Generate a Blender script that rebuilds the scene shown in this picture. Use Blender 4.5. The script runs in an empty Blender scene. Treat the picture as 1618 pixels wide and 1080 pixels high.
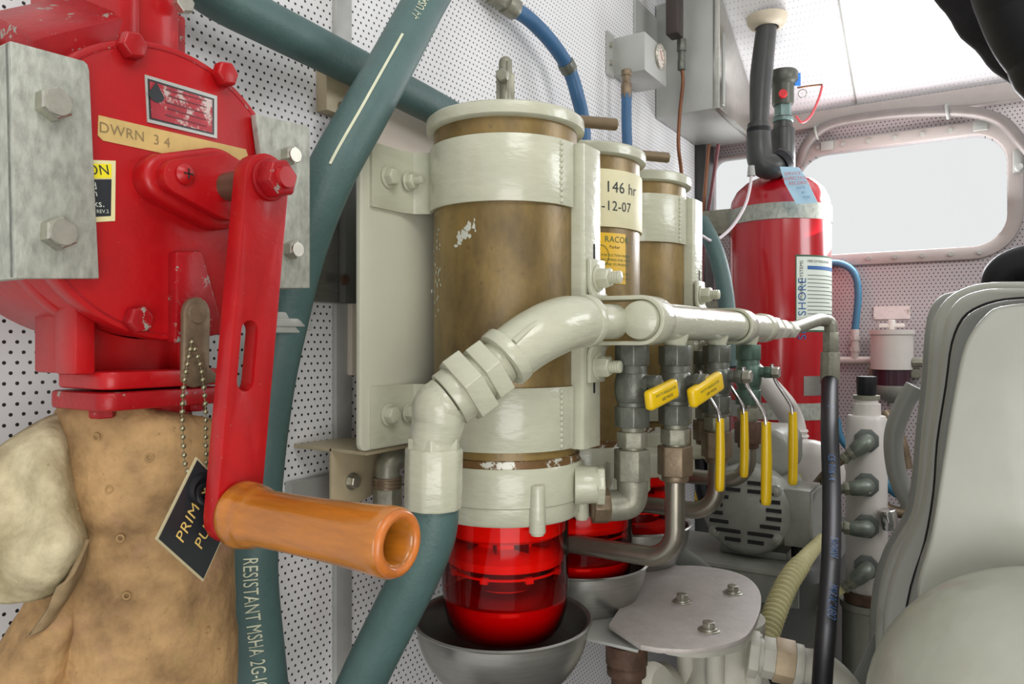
import bpy, bmesh, math, random
from mathutils import Vector, Matrix, noise
random.seed(7)
SC = bpy.context.scene
COL = SC.collection
PI = math.pi
V = Vector

# ---------------------------------------------------------------- camera, world, lights, exposure
YAW = math.radians(32.1)
F_PX = 1180.0
cam_d = bpy.data.cameras.new('camera')
cam_d.sensor_width = 36.0
cam_d.lens = F_PX / 1618.0 * 36.0
cam_d.clip_start = 0.02
cam = bpy.data.objects.new('camera', cam_d)
COL.objects.link(cam)
cam.location = (0, 0, 0)
cam.rotation_euler = (PI / 2, 0, YAW)
SC.camera = cam

SC.view_settings.view_transform = 'Standard'
SC.view_settings.look = 'None'
SC.view_settings.gamma = 1.0
SC.view_settings.use_curve_mapping = False
SC.view_settings.exposure = 0.0

wd = bpy.data.worlds.new('daylight')
SC.world = wd
wd.use_nodes = True
wd.node_tree.nodes['Background'].inputs[0].default_value = (1.0, 1.0, 1.0, 1)
wd.node_tree.nodes['Background'].inputs[1].default_value = 0.86

def area(name, loc, target, size, size_y, power, col=(1, 1, 1)):
    l = bpy.data.lights.new(name, 'AREA')
    l.shape = 'RECTANGLE'; l.size = size; l.size_y = size_y; l.energy = power; l.color = col
    o = bpy.data.objects.new(name, l); COL.objects.link(o)
    o.location = loc
    o.rotation_euler = (V(target) - V(loc)).to_track_quat('-Z', 'Y').to_euler()
    return o
area('hatch_daylight', (0.75, -0.15, 1.25), (-0.45, 0.8, 0.0), 0.9, 0.6, 11, (1.0, 0.98, 0.95))
area('aft_low_fill', (0.55, -0.45, -0.25), (-0.3, 0.85, -0.3), 0.9, 0.7, 9, (1.0, 0.98, 0.96))  # added fill lamp behind the camera, brightens the lower half; no doorway there
area('ceiling_fill', (-0.18, 1.9, 0.30), (0.0, 1.5, 0.9), 0.42, 0.24, 3.2, (0.97, 0.98, 1.0))  # added fill lamp inside the port, aimed up to brighten the ceiling
area('port_daylight', (-0.18, 2.02, 0.36), (-0.3, 0.6, -0.1), 0.42, 0.24, 5, (0.95, 0.97, 1.0))
area('starboard_daylight', (0.9, 1.3, 0.5), (-0.5, 1.0, 0.1), 0.6, 0.5, 7, (0.96, 0.97, 1.0))

# ---------------------------------------------------------------- picture ray -> place helpers
CA, SA = math.cos(YAW), math.sin(YAW)
def ray(px, py):
    u = (px - 809.0) / F_PX; v = (540.0 - py) / F_PX
    return V((u * CA - SA, u * SA + CA, v))
def W(px, py, d): return ray(px, py) * d
def WX(px, py, x): r = ray(px, py); return r * (x / r.x)
def WY(px, py, y): r = ray(px, py); return r * (y / r.y)
def WZ(px, py, z): r = ray(px, py); return r * (z / r.z)

# ---------------------------------------------------------------- mesh helpers
def frame(axis):
    a = V(axis).normalized()
    t = V((0, 0, 1)) if abs(a.z) < 0.9 else V((1, 0, 0))
    u = t.cross(a).normalized(); v = a.cross(u)
    return a, u, v
def catmull(p, n=8):
    p = [V(q) for q in p]
    if len(p) < 3: return p
    q = [p[0] * 2 - p[1]] + p + [p[-1] * 2 - p[-2]]
    out = []
    for i in range(1, len(q) - 2):
        for k in range(n):
            t = k / n
            a, b, c, d = q[i-1], q[i], q[i+1], q[i+2]
            out.append(0.5 * ((2*b) + (c-a)*t + (2*a-5*b+4*c-d)*t*t + (3*b-a-3*c+d)*t*t*t))
    out.append(p[-1])
    return out
def lerp_list(r, n):
    if not isinstance(r, (list, tuple)): return [r] * n
    out = []
    for i in range(n):
        t = i / (n - 1) * (len(r) - 1); k = min(int(t), len(r) - 2)
        out.append(r[k] + (r[k+1] - r[k]) * (t - k))
    return out
def path_frames(P):
    out = []; n = len(P)
    T0 = (P[1] - P[0]).normalized(); _, u, v = frame(T0)
    for i in range(n):
        T = (P[min(i+1, n-1)] - P[max(i-1, 0)])
        T = T.normalized() if T.length > 1e-9 else T0
        u = (u - T * u.dot(T)).normalized(); v = T.cross(u)
        out.append((P[i], T, u.copy(), v.copy()))
    return out

class M:
    def __init__(s): s.v = []; s.f = []
    def add(s, v, f):
        b = len(s.v); s.v += [tuple(q) for q in v]; s.f += [tuple(b + i for i in q) for q in f]; return s
    def box(s, c, d, R=None):
        c = V(c); R = R or Matrix.Identity(3)
        vs = [c + R @ V((x*d[0]/2, y*d[1]/2, z*d[2]/2)) for x in (-1, 1) for y in (-1, 1) for z in (-1, 1)]
        return s.add(vs, [(0,1,3,2),(4,6,7,5),(0,4,5,1),(2,3,7,6),(0,2,6,4),(1,5,7,3)])
    def bb(s, a, b):
        a = V(a); b = V(b); return s.box((a+b)/2, [abs(q) for q in (b-a)])
    def cyl(s, p0, p1, r0, r1=None, n=24, rot=0):
        r1 = r0 if r1 is None else r1
        p0 = V(p0); p1 = V(p1); a, u, v = frame(p1 - p0)
        vs = []
        for p, r in ((p0, r0), (p1, r1)):
            for i in range(n):
                t = 2*PI*i/n + rot; vs.append(p + u*(r*math.cos(t)) + v*(r*math.sin(t)))
        fs = [(i, (i+1) % n, n+(i+1) % n, n+i) for i in range(n)]
        fs += [tuple(reversed(range(n))), tuple(range(n, 2*n))]
        return s.add(vs, fs)
    def hex(s, p, axis, r, h, rot=0.3, washer=0):
        p = V(p); a = V(axis).normalized()
        if washer: s.cyl(p, p + a*washer[1] if isinstance(washer, tuple) else p + a*0.001, washer[0] if isinstance(washer, tuple) else washer)
        s.cyl(p, p + a*h*0.85, r, r, 6, rot); s.cyl(p + a*h*0.85, p + a*h, r*0.99, r*0.86, 6, rot)
        return s
    def tube(s, pts, r, n=16, sm=8, closed_ends=True, fn=None):
        P = catmull(pts, sm) if sm else [V(q) for q in pts]
        R = lerp_list(r, len(P)); vs = []; fs = []
        for i, (p, T, u, v) in enumerate(path_frames(P)):
            for k in range(n):
                t = 2*PI*k/n; rr = R[i] * (fn(i, k, t) if fn else 1)
                vs.append(p + u*(rr*math.cos(t)) + v*(rr*math.sin(t)))
        m = len(P)
        for i in range(m-1):
            for k in range(n):
                fs.append((i*n+k, i*n+(k+1) % n, (i+1)*n+(k+1) % n, (i+1)*n+k))
        if closed_ends: fs += [tuple(reversed(range(n))), tuple((m-1)*n+k for k in range(n))]
        return s.add(vs, fs)
    def lathe(s, o, prof, axis=(0,0,1), n=48, cap=True, fn=None, a0=0, a1=2*PI):
        o = V(o); a, u, v = frame(axis); full = abs(a1-a0-2*PI) < 1e-6
        k = n if full else n+1; vs = []; fs = []
        for j, (r, h) in enumerate(prof):
            for i in range(k):
                t = a0 + (a1-a0)*i/n; rr = r * (fn(t, h) if fn else 1)
                vs.append(o + a*h + u*(rr*math.cos(t)) + v*(rr*math.sin(t)))
        for j in range(len(prof)-1):
            for i in range(n):
                i2 = (i+1) % k; fs.append((j*k+i, j*k+i2, (j+1)*k+i2, (j+1)*k+i))
        if cap and full:
            fs += [tuple(reversed(range(k))), tuple((len(prof)-1)*k+i for i in range(k))]
        return s.add(vs, fs)
    def sphere(s, c, r, sc=(1,1,1), n=16):
        c = V(c); pr = [(max(1e-5, math.sin(PI*i/n)), -math.cos(PI*i/n)) for i in range(n+1)]
        vs = []; fs = []
        for (q, h) in pr:
            for i in range(n*2):
                t = PI*i/n; vs.append(c + V((q*math.cos(t)*sc[0], q*math.sin(t)*sc[1], h*sc[2]))*r)
        k = n*2
        for j in range(n):
            for i in range(k): fs.append((j*k+i, j*k+(i+1) % k, (j+1)*k+(i+1) % k, (j+1)*k+i))
        return s.add(vs, fs)
    def torus(s, c, axis, R, r, n=32, m=10, a0=0, a1=2*PI):
        a, u, v = frame(axis); c = V(c)
        pts = [c + u*(R*math.cos(a0+(a1-a0)*i/n)) + v*(R*math.sin(a0+(a1-a0)*i/n)) for i in range(n+1)]
        return s.tube(pts, r, m, 0)
    def prism(s, outer, w, holes=()):
        """outer: list of 3D points (planar), w: extrusion vector, holes: lists of points"""
        w = V(w); bm = bmesh.new(); E = []; loops = []
        for L in [outer] + list(holes):
            vv = [bm.verts.new(V(q)) for q in L]; loops.append(vv)
            for i in range(len(vv)): E.append(bm.edges.new((vv[i], vv[(i+1) % len(vv)])))
        if holes:
            bmesh.ops.triangle_fill(bm, edges=E, use_beauty=True)
        else:
            bm.faces.new(loops[0])
        bm.verts.index_update()
        vs = [q.co.copy() for q in bm.verts]; n = len(vs)
        fs = [tuple(q.index for q in fc.verts) for fc in bm.faces]
        out = list(fs) + [tuple(n+i for i in reversed(q)) for q in fs]
        b = 0
        for L in [outer] + list(holes):
            k = len(L)
            for i in range(k): out.append((b+i, b+(i+1) % k, n+b+(i+1) % k, n+b+i))
            b += k
        bm.free()
        return s.add(vs + [q + w for q in vs], out)
    def strip(s, path, w, th):
        """flat band: path of 3D points, w = width vector, th = thickness (offset sideways in the plane of the path)"""
        P = [V(q) for q in path]; w = V(w); n = len(P); wn = w.normalized(); L = []; Rr = []
        for i in range(n):
            T = (P[min(i+1, n-1)] - P[max(i-1, 0)]).normalized(); nn = T.cross(wn).normalized()*th/2
            L.append(P[i]+nn); Rr.append(P[i]-nn)
        vs = []
        for i in range(n): vs += [L[i], Rr[i], Rr[i]+w, L[i]+w]
        fs = []
        for i in range(n-1):
            a = i*4; b = a+4
            for k in range(4): fs.append((a+k, a+(k+1) % 4, b+(k+1) % 4, b+k))
        fs += [(3,2,1,0), tuple((n-1)*4+k for k in range(4))]
        return s.add(vs, fs)
    def build(s, name, mt, parent=None, bevel=0, seg=2, ang=40, kind=None, label=None, sub=0):
        me = bpy.data.meshes.new(name)
        bm = bmesh.new()
        vv = [bm.verts.new(q) for q in s.v]
        for f in s.f:
            try: bm.faces.new([vv[i] for i in f])
            except ValueError: pass
        bmesh.ops.remove_doubles(bm, verts=bm.verts, dist=1e-6)
        bmesh.ops.recalc_face_normals(bm, faces=bm.faces)
        if bevel:
            es = [e for e in bm.edges if len(e.link_faces) == 2 and e.calc_face_angle(0) > 0.6]
            bmesh.ops.bevel(bm, geom=es, offset=bevel, segments=seg, profile=0.5, affect='EDGES', clamp_overlap=True)
        bm.to_mesh(me); bm.free()
        for p in me.polygons: p.use_smooth = True
        me.set_sharp_from_angle(angle=math.radians(ang))
        me.materials.append(mt)
        o = bpy.data.objects.new(name, me); COL.objects.link(o)
        if parent is not None:
            o.parent = parent
            if parent.type == 'EMPTY': o.location = -V(parent.location)
        if sub:
            md = o.modifiers.new('sub', 'SUBSURF'); md.levels = sub; md.render_levels = sub
        if kind: o['kind'] = kind
        if label: o['label'] = label
        return o

def thing(name, label, cat, loc, group=None):
    o = bpy.data.objects.new(name, None); COL.objects.link(o)
    o.empty_display_size = 0.02
    o.location = loc; o['label'] = label; o['category'] = cat
    if group: o['group'] = group
    return o
def tag(o, label, cat, group=None):
    o['label'] = label; o['category'] = cat
    if group: o['group'] = group
    return o
def rc(y0, z0, y1, z1, r, n=5):
    pts = []
    for cx, cy, a in ((y1-r, z1-r, 0), (y0+r, z1-r, PI/2), (y0+r, z0+r, PI), (y1-r, z0+r, 1.5*PI)):
        for i in range(n+1):
            t = a + PI/2*i/n; pts.append((cx+r*math.cos(t), cy+r*math.sin(t)))
    return pts
def text(s, size, fn, name, mt, parent, align='CENTER', label=None, sx=1.0):
    cu = bpy.data.curves.new('t', 'FONT'); cu.body = s; cu.size = size; cu.align_x = align; cu.align_y = 'CENTER'
    cu.resolution_u = 3; cu.space_character = 1.05
    o = bpy.data.objects.new('t', cu); COL.objects.link(o)
    dg = bpy.context.evaluated_depsgraph_get(); dg.update()
    me = o.evaluated_get(dg).to_mesh()
    vs = [(v.co.x*sx, v.co.y) for v in me.vertices]; fs = [tuple(p.vertices) for p in me.polygons]
    o.evaluated_get(dg).to_mesh_clear()
    bpy.data.objects.remove(o); bpy.data.curves.remove(cu)
    m = M(); m.add([fn(*q) for q in vs], fs)
    return m.build(name, mt, parent, label=label)

# ---------------------------------------------------------------- materials
def lin(h):
    h = h.lstrip('#'); c = [int(h[i:i+2], 16)/255 for i in (0, 2, 4)]
    return tuple(((x+0.055)/1.055)**2.4 if x > 0.04045 else x/12.92 for x in c)
def nd(nt, t, **k):
    n = nt.nodes.new(t)
    for a, b in k.items(): setattr(n, a, b)
    return n
def mat(name, col, rough=0.45, metal=0.0, var=0.1, vs=25, bump=0.0, bs=150, spots=None, coat=0.0, stretch=None, spec=0.5, second=None):
    m = bpy.data.materials.new(name); m.use_nodes = True; nt = m.node_tree; L = nt.links
    b = nt.nodes['Principled BSDF']; c = lin(col)
    tc = nd(nt, 'ShaderNodeTexCoord'); src = tc.outputs['Object']
    if stretch:
        mp = nd(nt, 'ShaderNodeMapping'); mp.inputs['Scale'].default_value = stretch
        L.new(src, mp.inputs[0]); src = mp.outputs[0]
    nz = nd(nt, 'ShaderNodeTexNoise'); nz.inputs['Scale'].default_value = vs; nz.inputs['Detail'].default_value = 6
    nz.inputs['Roughness'].default_value = 0.65
    L.new(src, nz.inputs[0])
    rp = nd(nt, 'ShaderNodeValToRGB'); rp.color_ramp.elements[0].position = 0.3; rp.color_ramp.elements[1].position = 0.7
    c2 = lin(second) if second else c
    rp.color_ramp.elements[0].color = tuple(x*(1-var) for x in c) + (1,)
    rp.color_ramp.elements[1].color = tuple(min(1, x*(1+var)) for x in c2) + (1,)
    L.new(nz.outputs[0], rp.inputs[0]); out = rp.outputs[0]
    for sp in (spots or []):
        scol, sscale, th = sp[:3]
        n2 = nd(nt, 'ShaderNodeTexNoise'); n2.inputs['Scale'].default_value = sscale; n2.inputs['Detail'].default_value = 8
        n2.inputs['Roughness'].default_value = 0.7
        L.new(tc.outputs['Object'], n2.inputs[0])
        r2 = nd(nt, 'ShaderNodeValToRGB'); r2.color_ramp.elements[0].position = th; r2.color_ramp.elements[1].position = th+(sp[3] if len(sp) > 3 else 0.03)
        L.new(n2.outputs[0], r2.inputs[0])
        mx = nd(nt, 'ShaderNodeMix', data_type='RGBA'); L.new(r2.outputs[0], mx.inputs[0]); L.new(out, mx.inputs[6])
        mx.inputs[7].default_value = lin(scol) + (1,); out = mx.outputs[2]
    L.new(out, b.inputs['Base Color'])
    b.inputs['Roughness'].default_value = rough; b.inputs['Metallic'].default_value = metal
    b.inputs['Specular IOR Level'].default_value = spec
    if coat: b.inputs['Coat Weight'].default_value = coat; b.inputs['Coat Roughness'].default_value = 0.12
    if bump:
        n3 = nd(nt, 'ShaderNodeTexNoise'); n3.inputs['Scale'].default_value = bs; n3.inputs['Detail'].default_value = 3
        L.new(src, n3.inputs[0])
        bp = nd(nt, 'ShaderNodeBump'); bp.inputs['Strength'].default_value = bump; bp.inputs['Distance'].default_value = 0.002
        L.new(n3.outputs[0], bp.inputs['Height']); L.new(bp.outputs[0], b.inputs['Normal'])
    return m
def perf(name, col, axis, hole='#23211f', a=0.0095, r=0.00150, rough=0.35, var=0.04):
    """painted sheet with a staggered grid of round holes; axis = object axis running along the rows"""
    m = mat(name, col, rough, 0, var, 6, bump=0); nt = m.node_tree; L = nt.links; b = nt.nodes['Principled BSDF']
    tc = nd(nt, 'ShaderNodeTexCoord'); sx = nd(nt, 'ShaderNodeSeparateXYZ'); L.new(tc.outputs['Object'], sx.inputs[0])
    h = a*math.sqrt(3); ds = []
    for off in (0, 0.5):
        cs = []
        for comp, per in ((sx.outputs[axis], a), (sx.outputs['Z'], h)):
            d = nd(nt, 'ShaderNodeMath', operation='DIVIDE'); L.new(comp, d.inputs[0]); d.inputs[1].default_value = per
            ad = nd(nt, 'ShaderNodeMath', operation='ADD'); L.new(d.outputs[0], ad.inputs[0]); ad.inputs[1].default_value = off + 1000
            fr = nd(nt, 'ShaderNodeMath', operation='FRACT'); L.new(ad.outputs[0], fr.inputs[0])
            sb = nd(nt, 'ShaderNodeMath', operation='SUBTRACT'); L.new(fr.outputs[0], sb.inputs[0]); sb.inputs[1].default_value = 0.5
            ml = nd(nt, 'ShaderNodeMath', operation='MULTIPLY'); L.new(sb.outputs[0], ml.inputs[0]); ml.inputs[1].default_value = per
            cs.append(ml)
        cb = nd(nt, 'ShaderNodeCombineXYZ'); L.new(cs[0].outputs[0], cb.inputs[0]); L.new(cs[1].outputs[0], cb.inputs[1])
        ln = nd(nt, 'ShaderNodeVectorMath', operation='LENGTH'); L.new(cb.outputs[0], ln.inputs[0]); ds.append(ln.outputs['Value'])
    mn = nd(nt, 'ShaderNodeMath', operation='MINIMUM'); L.new(ds[0], mn.inputs[0]); L.new(ds[1], mn.inputs[1])
    lt = nd(nt, 'ShaderNodeMath', operation='LESS_THAN'); L.new(mn.outputs[0], lt.inputs[0]); lt.inputs[1].default_value = r
    cur = b.inputs['Base Color'].links[0].from_socket
    mx = nd(nt, 'ShaderNodeMix', data_type='RGBA'); L.new(lt.outputs[0], mx.inputs[0]); L.new(cur, mx.inputs[6]); mx.inputs[7].default_value = lin(hole) + (1,)
    L.new(mx.outputs[2], b.inputs['Base Color'])
    return m
def tinted_glass(name, col, gloss=0.22):
    m = bpy.data.materials.new(name); m.use_nodes = True; nt = m.node_tree; L = nt.links
    for n in list(nt.nodes):
        if n.type != 'OUTPUT_MATERIAL': nt.nodes.remove(n)
    out = [n for n in nt.nodes if n.type == 'OUTPUT_MATERIAL'][0]
    t = nd(nt, 'ShaderNodeBsdfTransparent'); t.inputs[0].default_value = tuple(col) + (1,)
    g = nd(nt, 'ShaderNodeBsdfGlossy'); g.inputs['Roughness'].default_value = 0.06
    lw = nd(nt, 'ShaderNodeLayerWeight'); lw.inputs[0].default_value = gloss
    mx = nd(nt, 'ShaderNodeMixShader'); L.new(lw.outputs['Fresnel'], mx.inputs[0]); L.new(t.outputs[0], mx.inputs[1]); L.new(g.outputs[0], mx.inputs[2])
    L.new(mx.outputs[0], out.inputs[0])
    return m

WHITE = mat('white_gloss_paint', '#babba5', 0.25, 0, 0.07, 14, 0.4, 70, coat=0.3, stretch=(1, 1, 2.5))
WHITE2 = mat('white_satin_paint', '#cbc6bf', 0.35, 0, 0.05, 10, 0.12, 90)
PLATEW = mat('cream_painted_steel', '#c6c6b2', 0.3, 0, 0.04, 8, 0.08, 120)
RED = mat('red_enamel', '#a60c12', 0.36, 0, 0.16, 18, 0.15, 120, spots=[('#a0625c', 320, 0.655, .04), ('#7d0a10', 9, 0.6, .2), ('#8a8478', 34, 0.72, .01)], coat=0.12, spec=0.35)
REDD = mat('chipped_red_enamel', '#960c14', 0.38, 0, 0.2, 25, 0.2, 150, spots=[('#8b8a80', 85, 0.60, .02), ('#a0625c', 300, 0.64, .04)], spec=0.35)
REDT = mat('red_bottle_enamel', '#ab0a18', 0.22, 0, 0.08, 5, coat=0.5)
GALV = mat('galvanised_steel', '#a3a69b', 0.5, 0.3, 0.3, 160, 0.15, 400, stretch=(1, 1, 0.5), spots=[('#8b8a72', 18, 0.66, .12)])
STEEL = mat('stainless_steel', '#b9b8b0', 0.3, 0.9, 0.1, 60)
BRUSH = mat('brushed_stainless', '#9d9c96', 0.32, 0.85, 0.1, 25, stretch=(1, 1, 12))
ZINC = mat('zinc_bolt', '#b5b3a6', 0.35, 0.8, 0.15, 120)
BRASS = mat('tarnished_brass', '#6a5838', 0.36, 0.2, 0.2, 20, 0.1, 200, second='#86703f', spots=[('#55472f', 90, 0.6, .15)], stretch=(1, 1, .6))
BRASSL = mat('brass_with_paint_scuffs', '#6a5838', 0.36, 0.2, 0.2, 20, 0.1, 200, second='#86703f', spots=[('#55472f', 90, 0.6, .15)], stretch=(1, 1, .5))
BRONZE = mat('verdigris_bronze', '#62655c', 0.36, 0.4, 0.25, 60, 0.2, 200, spots=[('#6f8478', 35, 0.66, .1)])
BRONZE2 = mat('brown_bronze', '#7a6a55', 0.4, 0.45, 0.3, 50, 0.2, 200)
GREYB = mat('grey_green_bronze', '#858474', 0.42, 0.35, 0.25, 60, 0.2, 200)
CUNI = mat('cupronickel_pipe', '#8b8679', 0.3, 0.75, 0.16, 20)
RUST = mat('rusty_fitting', '#5a4334', 0.6, 0.3, 0.4, 60, 0.3, 200)
HOSEG = mat('green_rubber_hose', '#48625f', 0.5, 0, 0.16, 12, 0.25, 260, spots=[('#2c4341', 26, 0.66, .1)])
HOSEB = mat('blue_rubber_hose', '#335f86', 0.42, 0, 0.1, 20)
HOSEBT = mat('teal_blue_hose', '#3d7795', 0.45, 0, 0.1, 20)
BLACK = mat('black_rubber', '#121316', 0.5, 0, 0.2, 30, spec=0.3)
DARK = mat('dark_grey_pipe', '#3b3c3a', 0.35, 0.1, 0.15, 30)
DGREY = mat('dark_grey_block', '#52534f', 0.55, 0, 0.15, 10, 0.1, 90)
GREY = mat('grey_enamel', '#9fa19b', 0.38, 0, 0.08, 12, 0.08, 80)
MGREY = mat('motor_grey_paint', '#8d8f86', 0.42, 0.1, 0.14, 30, 0.12, 120, spots=[('#6c6a60', 40, 0.66, .08)])
SLOT = mat('dark_slot', '#1d1c1b', 0.8)
ALUM = mat('aluminium_box', '#aeb0aa', 0.4, 0.35, 0.06, 10)
CASTAL = mat('dull_cast_plate', '#b3aca6', 0.5, 0.15, 0.1, 60, 0.2, 300, spots=[('#c9c6bf', 25, 0.68, .05)])
CASTW = mat('off_white_casting', '#c0beb0', 0.5, 0, 0.12, 20, 0.2, 120, spots=[('#9a9a88', 30, 0.64, .08)])
BEIGE = mat('beige_bracket_paint', '#b3a688', 0.45, 0.1, 0.12, 20)
BEIGEP = mat('pale_backing_plate', '#cfc4b4', 0.4, 0, 0.05, 6)
YEL = mat('yellow_vinyl', '#e6bf12', 0.3, 0, 0.06, 30, coat=0.3)
CHROME = mat('chrome_lever', '#c9c8c6', 0.15, 1.0, 0.05)
WOOD = mat('varnished_wood', '#a5631a', 0.25, 0, 0.3, 14, 0.1, 120, coat=0.5, stretch=(1, 6, 6), spots=[('#8a4e1c', 30, 0.66, .12)])
WOODD = mat('worn_end_grain', '#b8692b', 0.3, 0, 0.2, 60, spots=[('#d9cfc8', 50, 0.64, .05)])
WOODH = mat('bare_wood_bore', '#7a4a1e', 0.6, 0, 0.2, 40)
HIDE = mat('tan_hide', '#876a49', 0.8, 0, 0.3, 22, 1.0, 90, second='#a6865c', spots=[('#8d6a5c', 9, 0.56, .2), ('#6f5436', 190, 0.62, .1), ('#8f8350', 7, 0.62, .15)], spec=0.2)
HIDEL = mat('pale_hide', '#8b7b52', 0.8, 0, 0.3, 18, 1.0, 90, second='#b8ae90', spots=[('#7d6245', 14, 0.6, .2), ('#74695a', 170, 0.64, .1)], spec=0.2)
STUD = mat('hide_eyelet', '#9a7c4e', 0.6, 0, .2, 80)
TAPE = mat('old_masking_tape', '#c3a768', 0.6, 0, 0.14, 40, spots=[('#a04a35', 50, 0.66, .08)])
TAPE2 = mat('cream_tape', '#d3cda6', 0.5, 0, 0.06, 20)
LABY = mat('yellow_label', '#dcb02b', 0.4, 0, 0.06, 20)
LABW = mat('white_label', '#d3dcd0', 0.4, 0, 0.03, 20)
LABB = mat('blue_tag', '#9fc3d6', 0.5, 0, 0.05, 20)
INK = mat('dark_ink', '#20262c', 0.6)
INKG = mat('green_ink', '#2b5a3c', 0.6)
INKB = mat('blue_ink', '#2b5f9a', 0.6)
INKR = mat('red_ink', '#b03a3a', 0.6)
PALE = mat('pale_print', '#cdd0b4', 0.6)
LAMIN = mat('black_laminate', '#24272a', 0.35, 0, .1, 40)
EDGE = mat('cream_laminate_edge', '#b5ab88', 0.5)
YELINK = mat('tan_engraving', '#d9b968', 0.5)
CAUY = mat('caution_yellow', '#e8dc1c', 0.4, 0, .03)
CREAM = mat('cream_label_border', '#dcd6a0', 0.5, 0, .05)
NPM = mat('worn_nameplate', '#9b2d36', 0.35, 0.3, .25, 60, spots=[('#b9a9a2', 110, 0.52, .08)])
COPPER = mat('dark_copper_tube', '#7a5038', 0.35, 0.6, .15)
CORR = mat('yellowed_corrugated_hose', '#c9c28e', 0.5, 0, .1, 20)
CURT = mat('black_duct_rubber', '#29282b', 0.85, 0, 0.4, 40, 0.3, 60, spec=0.2)
BEAD = mat('nickel_bead', '#8f8a6e', 0.3, 0.85, .1)
INTERN = mat('orange_red_insert', '#f4553a', 0.4, 0, .1, 30)
INTERND = mat('dark_insert', '#5a1216', 0.5)
FUEL = mat('red_fuel', '#cc1230', 0.15, 0, .08, 10)
REDGLASS = tinted_glass('red_clear_bowl', (0.90, 0.20, 0.17))
CLEAR = tinted_glass('window_glass', (0.97, 0.98, 0.98), 0.05)
PURPLEB = mat('dark_plum_bowl', '#3d2530', 0.2)
DIAL = mat('gauge_dial', '#c9c0b4', 0.4, 0, .05)
FRAMEP = mat('port_frame_paint', '#a9a09b', 0.4, 0, .06, 20)
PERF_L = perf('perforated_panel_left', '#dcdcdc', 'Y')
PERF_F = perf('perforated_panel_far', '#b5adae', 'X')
PERF_C = perf('perforated_ceiling_glare', '#f6f6f8', 'X', '#c9ccd4', r=0.0012, rough=0.25)  # overexposed glare put into the colour: near-white sheet, pale low-contrast holes
# ================================================================ THE SETTING
XW = -0.65; YF = 2.05
def struct(o): o['kind'] = 'structure'; return o
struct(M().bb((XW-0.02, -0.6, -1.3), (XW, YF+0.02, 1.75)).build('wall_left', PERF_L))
# far wall with an opening for the port
w1 = [(-0.425, 0.205), (0.065, 0.505)]
win = [(WY(px, py, YF).x, WY(px, py, YF).z) for px, py in ((1262, 262), (1585, 398))]
wy0 = -0.405; wy1 = 0.052; wz0 = 0.222; wz1 = 0.482
def wall_far():
    m = M()
    hole = [V((x, YF, z)) for x, z in rc(wy0, wz0, wy1, wz1, 0.07, 8)]
    hole2 = [V((x, YF, z)) for x, z in rc(-0.625, 0.33, -0.50, 0.50, 0.03, 5)]  # second opening, added for the bright patch beside the corner
    m.prism([V((XW, YF, -1.3)), V((1.0, YF, -1.3)), V((1.0, YF, 0.60)), V((XW, YF, 0.60))], (0, 0.02, 0), [hole, hole2])
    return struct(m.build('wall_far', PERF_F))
wall_far()
def ceil_z(y): return 0.586 + 0.55*(YF - y)
cz = M(); cz.prism([V((XW, YF, ceil_z(YF))), V((1.0, YF, ceil_z(YF))), V((1.0, 0.95, ceil_z(.95))), V((XW, 0.95, ceil_z(.95)))], (0, 0.0, 0.02))
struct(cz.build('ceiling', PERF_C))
cs = M()
for x in (-0.262, 0.3):
    cs.box((x, 1.55, ceil_z(1.55)-0.0015), (0.004, 1.1, 0.003), Matrix.Rotation(math.atan(-0.55), 3, 'X'))
struct(cs.build('trim_3', GREY))
struct(M().bb((1.0, -0.6, -1.3), (1.02, YF+.02, 1.2)).build('wall_right', WHITE2))
struct(M().bb((XW-.02, -0.6, -1.34), (1.0, YF+.02, -1.3)).build('floor', DGREY))
# angle trim at the head of the far wall
t = M().bb((XW, YF-0.03, 0.545), (1.0, YF, 0.588)); struct(t.build('trim_1', FRAMEP, bevel=0.006))
# vertical joint strips on the left wall
def vstrip(y0, y1, name, mt, d=0.008, z0=-1.3, z1=1.6):
    m = M().bb((XW, y0, z0), (XW+d, y1, z1)); return struct(m.build(name, mt, bevel=0.0015))
ya = WX(524, 0, XW).y; yb = WX(549, 0, XW).y
vstrip(ya, yb, 'trim_2', mat('strip_alu', '#a9aaa6', 0.4, 0.2))
vstrip(YF-0.09, YF-0.02, 'trim_4', DARK, 0.03)
# port window
def window(n, x0, z0, x1, z1, r, fw):
    m = M()
    out = [V((x, YF-0.012, z)) for x, z in rc(x0-fw, z0-fw, x1+fw, z1+fw, r+fw, 8)]
    inn = [V((x, YF-0.012, z)) for x, z in rc(x0, z0, x1, z1, r, 8)]
    m.prism(out, (0, 0.012, 0), [inn])
    o = struct(m.build('window_%d' % n, FRAMEP, bevel=0.003))
    p = M().prism([V((x, YF+0.006, z)) for x, z in rc(x0-.004, z0-.004, x1+.004, z1+.004, r, 8)], (0, 0.004, 0)).build('pane', CLEAR, o)
    return o
w = window(1, wy0, wz0, wy1, wz1, 0.07, 0.03)
for i in range(9):
    x = wy0 - 0.005 + i*(wy1-wy0+0.01)/8
    for z in (wz1+0.015, wz0-0.015):
        if 0 < i < 8: M().cyl((x, YF-0.012, z), (x, YF-0.017, z), 0.005, n=12).build('screw', GREY, w)
for x in (-0.33, 0.0):
    M().box((x, YF-0.018, wz1+0.016), (0.03, 0.010, 0.022)).build('hinge', GREY, w, bevel=0.002)
l = M().box((wy1+0.02, YF-0.03, 0.405), (0.02, 0.03, 0.05)); l.cyl((wy1+0.02, YF-0.045, 0.385), (wy1+0.02, YF-0.07, 0.385), 0.008)
l.build('latch', ALUM, w, bevel=0.002)
window(2, -0.625, 0.33, -0.50, 0.50, 0.03, 0.008)  # made-up second window, added to give the bright patch on the far wall

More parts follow.
